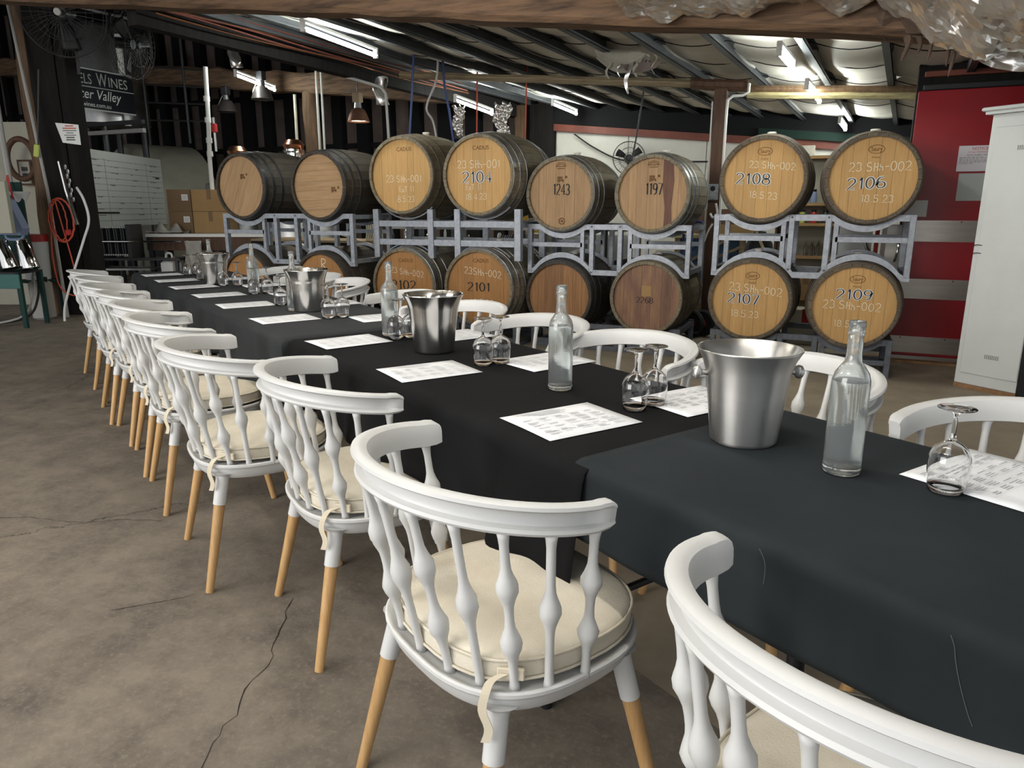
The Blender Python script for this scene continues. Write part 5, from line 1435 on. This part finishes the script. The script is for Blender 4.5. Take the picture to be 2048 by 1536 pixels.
# ---- on and around the black post
pipe('conduit', [(-8.60, 5.66, 3.7), (-8.31, 5.62, 1.48), (-8.27, 5.60, .97), (-8.25, 5.60, .02)], .018, 'grey_pipe', 'grey conduit running down the face of the black post')
pipe('steel_pole', [(-8.67, 5.45, 3.3), (-8.62, 5.40, 2.66), (-8.49, 5.32, 1.9), (-8.36, 5.25, 1.2)], .03, 'grey_pipe', 'grey pole standing left of the black post')
pipe('fan_rod', [(-8.18, 5.63, 2.75), (-8.33, 5.60, 1.95)], .008, 'dark_metal', 'thin pull rod slanting down the black post', 'rod')
tag(MB().box(-.03, .03, -.015, .015, -.09, .05, c=.008).build('pull_handle', 'lime', loc=(-8.33, 5.58, 1.92), rot=(0, R(12), R(24))), 'lime green handle on the end of the pull rod', 'handle')
ps = thing('post_sign', 'small white warning sign with red heading on the black post', 'sign', (-8.13, 5.84, 2.10), R(26))
MB().add([(-.13, -.002, .115), (.125, -.002, .095), (.125, -.002, -.125), (-.075, -.002, -.10)], [(0, 1, 2, 3)]).build('board', 'sign_white', ps); solidify(ps.children[0], .004)
for i, (w_, m) in enumerate(((.09, 'orange_cord'), (.15, 'orange_cord'), (.15, 'ink_grey'), (.08, 'ink_grey'), (.13, 'ink_grey'), (.09, 'ink_dark'), (.10, 'ink_dark'))):
    MB().box(.02 - w_ / 2, .02 + w_ / 2, -.0065, -.0045, .075 - .025 * i, .087 - .025 * i).build('print_line', m, ps)
cc = thing('extension_cord', 'orange extension cord coiled on the black post', 'cord', (-8.09, 5.58, 1.14), R(24))
for (rx, rz_, dx, ph) in ((.145, .245, 0, 0), (.125, .235, .01, .4), (.08, .22, -.02, 1.0)):
    MB().tube([(dx + rx * math.cos(2 * PI * k / 32), .008 * math.sin(3 * k + ph), rz_ * math.sin(2 * PI * k / 32)) for k in range(32)], .0075, 6, closed=True).build('loop', 'orange_cord', cc, smooth='all')
MB().tube(bez([(-.04, 0, .22), (.0, .01, -.1), (.06, 0, -.45), (.09, .02, -.85)], 5), .0075, 6).build('tail', 'orange_cord', cc, smooth='all')
MB().tube(bez([(-.13, 0, -.1), (-.16, 0, -.4), (-.13, .0, -.74), (.0, .0, -.85), (.08, .02, -.84)], 6), .0075, 6).build('tail', 'orange_cord', cc, smooth='all')
MB().box(.03, .09, -.02, .02, -.17, -.10, c=.01).build('plug', 'red_plastic', cc)
pipe('white_hose', [(-7.95, 5.72, 1.50), (-7.83, 5.70, 1.36), (-7.74, 5.66, 1.14), (-7.79, 5.60, .92), (-7.90, 5.50, .55), (-8.0, 5.42, .2), (-8.02, 5.40, .015)], .014, 'white_hose', 'white hose bowing off the black post behind the last chair', 'hose', smooth_n=6)
lv = thing('chain_lever', 'shiny steel lever with chain hung on the black post', 'lever', (-7.97, 5.62, 1.42))
MB().tube([(-.07, 0, .36), (-.02, 0, .05), (.09, 0, -.33)], .02, 8).build('bar', 'polished_steel', lv, smooth=True)
for i in range(8): MB().tube([(.02 + .012 * i * .4 + .012 * math.cos(k * PI / 4), 0.02 * (i % 2), .30 - .05 * i + .028 * math.sin(k * PI / 4)) for k in range(8)], .005, 5, closed=True).build('chain_link', 'steel_dull', lv)
pipe('black_hose', [(-8.55, 5.45, 1.3), (-8.42, 5.40, .9), (-8.30, 5.35, .6), (-8.12, 5.2, .3), (-8.2, 5.05, .08), (-8.6, 4.6, .02)], .014, 'black_rubber', 'black hose looping down to the floor by the post', 'hose', smooth_n=6)
pipe('grey_hose', [(-8.50, 5.42, 1.2), (-8.36, 5.36, .8), (-8.22, 5.25, .5), (-8.06, 5.10, .3), (-8.12, 4.95, .1), (-8.5, 4.5, .02)], .012, 'grey_pipe', 'grey hose looping down beside the black hose', 'hose', smooth_n=6)

# ---- teal stand with canisters, far left
ts = thing('teal_stand', 'dark teal steel stand at the left edge', 'stand', (-8.25, 5.0, 0), R(24))
MB().box(-.5, .22, -.15, .25, .585, .605).build('shelf', 'black', ts)
MB().box(-.5, .22, -.16, -.12, .43, .585, c=.004).build('front_beam', 'teal', ts)
MB().box(-.5, .14, .22, .25, .60, 1.55).build('back_board', 'teal_dark', ts)
for x in (-.46, .20):
    for y in (-.13, .23): MB().box(x - .02, x + .02, y - .02, y + .02, 0, .6).build('leg', 'teal_dark', ts)
for i, (x, lab) in enumerate(((-8.22, 'left of two shiny steel canisters leaning on the teal stand'), (-8.02, 'right of two shiny steel canisters leaning on the teal stand'))):
    c = thing('steel_canister', lab, 'canister', (x + .03, 5.00 + .09 * i, .607), 0, 'steel canisters on the teal stand')
    b = MB().lathe([(0, 0), (.088, 0), (.09, .01), (.068, .27), (.058, .285), (.058, .31), (.065, .315), (0, .32)], 32).build('body', 'polished_steel', c, smooth=True, rot=(0, R(-16), 0), loc=(0, 0, .026))
jug = thing('blue_jug', 'grey-blue plastic jug upside down above the canisters', 'jug', (-8.12, 5.06, 1.0), R(24))
MB().prism([(-.13, -.06, .0), (.10, -.06, -.01), (.13, -.06, .06), (.02, -.06, .36), (-.05, -.06, .40), (-.13, -.06, .38)], (0, .12, 0)).build('body', 'blue_plastic', jug)
MB().tube(bez([(-.10, -.0, .0), (-.08, 0, -.05), (.06, 0, -.05), (.09, 0, .0)], 4), .016, 8).build('handle', 'blue_plastic', jug, smooth=True)
MB().cyl((-.09, 0, .38), (-.09, 0, .45), .035, n=14).build('cap', 'black', jug, smooth=True)
tag(MB().box(-.30, .035, -.03, .03, 0, .52, c=.004).build('control_panel', 'cream_panel', loc=(-7.86, 4.86, 1.02), rot=(0, 0, R(24))), 'beige panel box cut off by the left edge', 'panel')
fw = thing('funnel', 'white funnel with red straps above the teal stand', 'funnel', (-8.28, 5.28, 1.22))
MB().lathe([(.02, 0), (.03, .08), (.10, .22), (.105, .23), (.095, .22), (.02, .08)], 20).build('cone', 'sign_white', fw, smooth=True)
for k in (-1, 1): MB().tube(bez([(0, -.1, .40), (.04 * k, -.11, .2), (.06 * k + .03, -.10, -.02)], 4), .010, 6).build('strap', 'red_plastic', fw)
pl = thing('white_pail', 'white pail with a red lid beside the black post', 'pail', (-8.70, 5.62, .45))
MB().lathe([(0, 0), (.13, 0), (.15, .44), (0, .44)], 24).build('body', 'sign_white', pl, smooth=True)
MB().lathe([(0, .44), (.156, .44), (.15, .52), (0, .53)], 24).build('lid', 'red_plastic', pl, smooth=True)
sl = thing('low_stool', 'dark teal low stool under the red-lidded pail', 'stool', (-8.70, 5.62, 0))
MB().box(-.18, .18, -.18, .18, .415, .448, c=.006).build('seat', 'teal_dark', sl)
for (x, y) in ((-.15, -.15), (.15, -.15), (-.15, .15), (.15, .15)): MB().box(x - .02, x + .02, y - .02, y + .02, 0, .415).build('leg', 'teal_dark', sl)
jerry('grey-white jerrycan on the floor under the teal stand', -8.48, 5.48, .0, .19, .2, .52, 'grey_pipe', 24, cap='black')
tag(MB().tube([(-9.43 + .19 * math.cos(2 * PI * k / 32), 6.1 + .05 * math.cos(2 * PI * k / 32), 1.87 + .24 * math.sin(2 * PI * k / 32)) for k in range(32)], .035, 10, closed=True).build('hose_coil', 'post_brown', smooth='all'), 'dark coil of hose hanging behind the grey pole', 'hose')
struct('wall_side', MB().box(-1.4, .8, 0, .05, 0, 2.35), 'cream', loc=(-9.9, 6.3, 0), rot=(0, 0, R(24)))
pf2 = thing('framed_notice', 'small brown framed notice on the cream wall at left', 'frame', (-9.68, 6.30, 1.72), R(24))
MB().box(-.09, .09, -.02, -.0, -.16, .16).build('frame', 'post_brown', pf2)
MB().box(-.065, .065, -.023, -.02, -.135, .135).build('card', 'cream', pf2)
for i in range(2): MB().box(-.04, .04, -.025, -.023, -.06 + .08 * i, -.01 + .08 * i).build('print', 'ink_dark', pf2)

# ================================================================== BEHIND THE BARRELS
wh = thing('hose_bundle', 'bundle of cream hoses hanging between left and large barrels', 'hose', (-5.30, 7.5, 0))
for i in range(8):
    a = .05 * i
    MB().tube(bez([(-.08 + .01 * i, 0, 1.48), (-.02 + a * .3, .02 * i, 1.25), (.02 + a * .6, 0, 1.0 - .02 * i), (-.06 + a * .2, .03, .86), (-.22 - .02 * i, 0, .95)], 5), .010, 6).build('loop', 'cream_hose', wh, smooth='all')
t = thing('pallet_table', 'low pale-topped table behind the left barrel rack', 'table', (-6.1, 7.7, 0))
MB().box(-.9, .9, -.35, .35, .86, .885).build('top', 'timber_pale', t)
for x in (-.85, .85):
    for y in (-.3, .3): MB().box(x - .03, x + .03, y - .03, y + .03, 0, .86).build('leg', 'post_black', t)
MB().box(-.9, .9, -.34, -.31, .70, .86).build('apron', 'post_black', t)
bl = thing('bottling_line', 'steel bottling conveyor with small fittings behind the large barrels', 'machine', (-4.1, 8.1, 0))
for z in (1.02, .86, .74): MB().box(-1.2, 1.2, -.16, -.13, z, z + .035).build('rail', 'steel_dull', bl)
MB().box(-1.2, 1.2, -.14, .3, .70, .73).build('belt', 'dark_metal', bl)
for i in range(6): MB().box(-1.18 + .46 * i, -1.13 + .46 * i, -.15, -.10, 0, 1.06).build('leg', 'galv_dark', bl)
rnd = random.Random(12)
for i in range(24):
    x = -1.15 + i * .1 + rnd.uniform(-.03, .03); r_ = rnd.uniform(.015, .04); z = rnd.choice((.73, .895)); h = rnd.uniform(.06, .15)
    MB().lathe([(0, z), (r_, z), (r_, z + h * .7), (r_ * .5, z + h), (0, z + h)], 12, c=(x, rnd.uniform(-.1, .2), 0)).build('fitting', rnd.choice(('polished_steel', 'steel_dull', 'dark_metal', 'sign_white')), bl, smooth=True)
MB().tube([(.35 + .004 * k, .0 + .05 * math.cos(k * .9), .90 + .05 * math.sin(k * .9)) for k in range(60)], .012, 5).build('auger', 'dark_metal', bl)
yl = thing('yellow_machine', 'yellow machine glimpsed between barrels 2104 and 1243', 'machine', (-3.58, 8.7, 0))
MB().box(-.16, .20, -.15, .2, 0, 1.15, c=.02).build('housing', 'black', yl)
MB().box(-.10, -.0, -.165, -.15, .95, 1.22, c=.008).build('guard', 'yellow', yl)
MB().box(.08, .24, -.165, -.15, .90, 1.18, c=.008).build('guard', 'yellow', yl)
for i, (x, z0, sx, sz, lab) in enumerate(((-2.92, 0, .42, 1.02, 'left'), (-2.42, 0, .50, .98, 'right'))):
    c = thing('white_locker', 'white appliance box behind the middle rack, %s of two' % lab, 'box', (x, 8.4, z0), 0, 'white boxes behind the middle rack')
    MB().box(-sx / 2, sx / 2, -.25, .25, 0, sz, c=.01).build('body', 'sign_white', c)
    MB().box(-sx / 2 + .02, sx / 2 - .02, -.256, -.25, sz * .05, sz * .62).build('lower_door', 'sign_white', c)
    MB().box(-sx / 2 + .02, sx / 2 - .02, -.256, -.25, sz * .65, sz * .97).build('upper_door', 'sign_white', c)
    MB().box(-.03, .03, -.262, -.256, sz * .56, sz * .60).build('handle', 'ink_grey', c)
gt = thing('black_gate', 'black tubular stand in front of the white boxes', 'stand', (-2.2, 7.9, 0))
for x in (-.32, -.18, .2): MB().box(x - .025, x + .025, -.02, .02, 0, 1.1).build('upright', 'black', gt)
for (za, zb) in ((.62, .72), (1.06, 1.06)): MB().bar((-.34, 0, za), (.22, 0, zb), .03, .07).build('rail', 'dark_metal', gt)
MB().box(-.4, .6, -.05, .15, .44, .52).build('tray', 'black', gt)
pb = thing('pale_crate', 'pale open crate on the floor between the middle barrels', 'crate', (-1.88, 7.6, 0))
MB().box(-.25, .25, -.2, .2, .42, .50).build('lid', 'white_paint', pb)
MB().box(-.25, .25, -.2, .2, .0, .42).build('body', 'dark_metal', pb)
bc = thing('beige_cabinet', 'beige cabinet with small dark panes left of the middle rack', 'cabinet', (-3.22, 8.2, 0))
MB().box(-.20, .14, -.2, .2, 0, .98, c=.004).build('body', 'cream', bc)
for i in range(2):
    for j in range(4): MB().box(-.06 + .09 * i, .02 + .09 * i, -.205, -.2, .45 + .11 * j, .54 + .11 * j).build('pane', 'dark_metal', bc)
# blue mesh cage, hand truck
cg = thing('mesh_cage', 'blue-lined wire mesh cage on a timber frame right of the middle rack', 'cage', (-1.30, 8.3, 0))
MB().box(-.35, .35, .03, .05, .45, .98).build('tarp', 'blue_tarp', cg)
MB().box(-.35, .35, -.02, .04, .10, .42).build('bales', 'timber_pale', cg)
ms = MB()
for i in range(15): ms.cyl((-.35 + .05 * i, 0, .1), (-.35 + .05 * i, 0, 1.0), .0022, n=4)
for i in range(18): ms.cyl((-.35, 0, .12 + .05 * i), (.35, 0, .12 + .05 * i), .0022, n=4)
o = ms.build('wire_mesh', 'galv_dark', cg)
MB().box(-.42, .55, -.04, .02, 1.0, 1.10).build('top_rail', 'cardboard', cg)
MB().box(-.42, .55, -.05, -.01, .95, .99).build('pole_rail', 'timber_yellow', cg)
for (a, b) in (((-.33, -.03, .62), (.2, -.03, .95)), ((-.33, -.03, .55), (.33, -.03, .86)), ((-.33, -.03, .52), (.30, -.03, .20))): MB().bar(a, b, .025, .03).build('brace', 'timber_pale', cg)
for x in (-.35, .35): MB().box(x - .03, x + .03, -.03, .03, 0, 1.0).build('post', 'timber_pale', cg)
tr = thing('hand_truck', 'navy hand truck with black wheels right of barrel 2268', 'hand truck', (-1.30, 7.42, 0))
for x in (-.13, -.05): MB().cyl((x, 0, .1), (x, .05, 1.02), .014, n=8).build('rail', 'blue_hose', tr, smooth=True)
MB().tube(bez([(-.05, .05, 1.0), (-.03, .05, 1.13), (.06, .04, 1.12), (.05, .02, .98), (-.04, .02, .86)], 5), .013, 8).build('handle', 'blue_hose', tr, smooth=True)
for (x, y) in ((.02, -.03), (.12, .02)):
    wv = MB().lathe([(0, -.03), (.05, -.03), (.06, -.025), (.12, -.03), (.135, -.015), (.135, .015), (.12, .03), (0, .03)], 28, axis='x', c=(0, 0, 0)).build('wheel', 'black_rubber', tr, smooth=True, loc=(x, y, .136), rot=(0, 0, R(65)))
    MB().lathe([(0, -.034), (.045, -.034), (.05, -.03), (0, -.03)], 18, axis='x').build('hub', 'red_plastic', wv, smooth=True)
MB().box(-.2, .1, -.16, -.0, .05, .065).build('toe_plate', 'dark_metal', tr)
sw = thing('switch_box', 'grey power outlet box with hooks on the brown post', 'switch', (-1.21, 7.72, 1.42))
MB().box(-.055, .055, -.03, 0, -.07, .09, c=.008).build('case', 'galv', sw)
MB().lathe([(0, -.036), (.022, -.036), (.026, -.03), (0, -.03)], 16, axis='y', c=(0, 0, .045)).build('knob', 'black', sw)
MB().lathe([(0, -.036), (.022, -.036), (.026, -.03), (0, -.03)], 16, axis='y', c=(0, 0, -.03)).build('socket', 'grey_pipe', sw)
MB().tube(bez([(.04, -.02, -.1), (.06, -.03, -.2), (.02, -.03, -.24), (-.01, -.02, -.2)], 4), .012, 6).build('hook', 'sign_white', sw)
MB().tube(bez([(.02, -.02, -.3), (-.02, -.03, -.38), (-.05, -.03, -.48)], 4), .010, 6).build('lead', 'sign_white', sw)
tag(MB().box(-.1, .1, -.02, 0, -.1, .12, c=.004).build('wall_box', 'cabinet_white', loc=(-1.5, YW - .01, 1.55)), 'white meter box on the back wall left of the brown post', 'box')
tag(MB().box(-.6, .25, -.05, 0, -.2, .06).build('dark_shelf', 'post_brown', loc=(-1.6, YW, 1.2)), 'dark timber shelf on the back wall behind barrel 1197', 'shelf')
# shelves between 2108 and 2106
sh = thing('timber_shelf', 'timber shelf unit seen between barrels 2108 and 2106', 'shelf', (-.30, 9.0, 0))
for z in (1.80, 1.30, 1.08, .72): MB().box(-.36, .36, -.15, .15, z, z + .03).build('shelf_board', 'cardboard', sh)
for x in (-.37, .35): MB().box(x, x + .02, -.15, .15, 0, 1.85).build('side', 'post_brown', sh)
MB().box(-.36, .36, .13, .15, 0, 1.85).build('back', 'cream', sh)
for j in range(3):
    for i in range(6):
        x, y, z = -.30 + .14 - .05 + .065 * i, 8.90 + .07 * j, .752
        o = MB().lathe([(0, 0), (.026, 0), (.026, .10), (.010, .14), (.010, .17), (0, .17)], 12).build('small_bottle', 'glass', loc=(x - .12, y, z), smooth=True)
        tag(o, 'clear small bottle in the rows on the timber shelf', 'bottle', 'small clear bottles on the timber shelf')
for (x, z, m, lab) in ((-.22, 1.112, 'lime', 'green jar on the timber shelf behind barrel 2106'), (-.10, 1.112, 'red_plastic', 'pink-red jar on the timber shelf behind barrel 2106'), (.02, 1.112, 'dark_metal', 'dark jar on the timber shelf behind barrel 2106'),
                       (-.20, 1.332, 'sign_white', 'white bottle on the upper timber shelf between the barrels'), (-.12, 1.332, 'blue_plastic', 'blue-grey bottle on the upper timber shelf between the barrels'), (-.28, .752, 'white_paint', 'white tub at the left of the lower timber shelf'), (-.2, 1.55, 'sign_white', 'white bottle standing on the box on the upper shelf')):
    j = thing('jar', lab, 'jar', (-.30 + x + .12, 8.92, z if z < 1.5 else 1.332))
    MB().lathe([(0, 0), (.035, 0), (.035, .10), (.025, .12), (0, .12)], 16).build('body', m, j, smooth=True)
    MB().lathe([(0, .12), (.027, .12), (.027, .145), (0, .145)], 16).build('lid', 'black', j, smooth=True)
    if z > 1.5: j.location.x -= .1
crate('brown printed carton under the timber shelf between barrels 2107 and 2109', -.28, 8.55, .30, .55, .3, .32, 'cardboard', 0, labelpatch=False)
crate('dark carton below the printed carton between barrels 2107 and 2109', -.28, 8.58, .0, .55, .3, .298, 'cardboard_dark', 0, labelpatch=False)
for i, (y, z, lab) in enumerate(((7.45, 0.002, 'pale timber block on the floor between barrels 2107 and 2109'), (7.75, 0.002, 'pale timber block behind the other, between barrels 2107 and 2109'))):
    tag(MB().box(-.15, .15, -.12, .12, 0, .16 + .14 * i, c=.006).build('timber_block', 'cream', loc=(-.27, y, z)), lab, 'block', 'pale timber blocks')
tag(MB().box(-.09, .02, -.01, .01, 0, .34).build('red_placard', 'red_plastic', loc=(-.16, 7.35, .42 - .42)), 'red placard standing between barrels 2107 and 2109', 'placard')
bk = thing('brewing_frame', 'white board and red trolley frame behind barrels 2106 and 2109', 'trolley', (.22, 7.5, 0))
MB().box(-.22, .06, -.02, .02, .3, 1.12).build('white_board', 'sign_white', bk)
MB().box(.14, .32, .1, .12, .5, 1.12).build('white_board', 'sign_white', bk)
for x in (.10, .30): MB().box(x - .015, x + .015, -.04, -.01, 0, 1.1).build('upright', 'red_plastic' if x < .2 else 'dark_metal', bk)
MB().bar((.10, -.03, .80), (.30, -.03, .80), .03, .04).build('rail', 'red_plastic', bk)
MB().tube(bez([(-.0, -.05, 1.0), (.02, -.06, .92), (.08, -.06, .85), (.12, -.06, .78)], 4), .014, 8).build('pipe', 'steel_dull', bk, smooth=True)
bg2 = thing('black_bag', 'black bag with a yellow strap behind barrel 2107', 'bag', (-.68, 7.25, .0))
MB().lathe([(0, .60), (.13, .62), (.15, .75), (.12, .95), (.05, 1.06), (0, 1.07)], 20).build('bag', 'black', bg2, smooth=True)
MB().tube(bez([(-.02, -.13, 1.06), (.03, -.15, .96), (.08, -.15, .86), (.10, -.15, .80)], 4), .014, 6).build('strap', 'timber_yellow', bg2)
sl = thing('black_stool', 'black stool under the bag behind barrel 2107', 'stool', (-.68, 7.25, 0))
MB().box(-.16, .16, -.16, .16, .565, .598, c=.006).build('seat', 'post_black', sl)
for (x, y) in ((-.13, -.13), (.13, -.13), (-.13, .13), (.13, .13)): MB().box(x - .018, x + .018, y - .018, y + .018, 0, .565).build('leg', 'post_black', sl)
tag(MB().box(-.1, .1, -.06, .06, 0, .22, c=.005).build('wall_carton', 'kraft', loc=(-.52, 11.3, 1.90)), 'small kraft carton high on the back wall behind barrel 2108', 'box')

# ---- wisps of cobweb on the near cloth
for W, lab in (([(0.347, 0.735), (0.341, 0.722), (0.336, 0.7), (0.327, 0.672), (0.314, 0.64), (0.306, 0.625)], 'long wispy cobweb thread on the side of the nearest tablecloth'), ([(0.638, 0.738), (0.627, 0.722), (0.624, 0.705), (0.625, 0.68)], 'short cobweb thread beside the nearest chair arm on the tablecloth')):
    tag(MB().tube(bez([TP(s, .9395, z) for (s, z) in W], 5), .0003, 4).build('cobweb_thread', 'lint', smooth=True), lab, 'cobweb', 'cobweb threads on the near cloth')
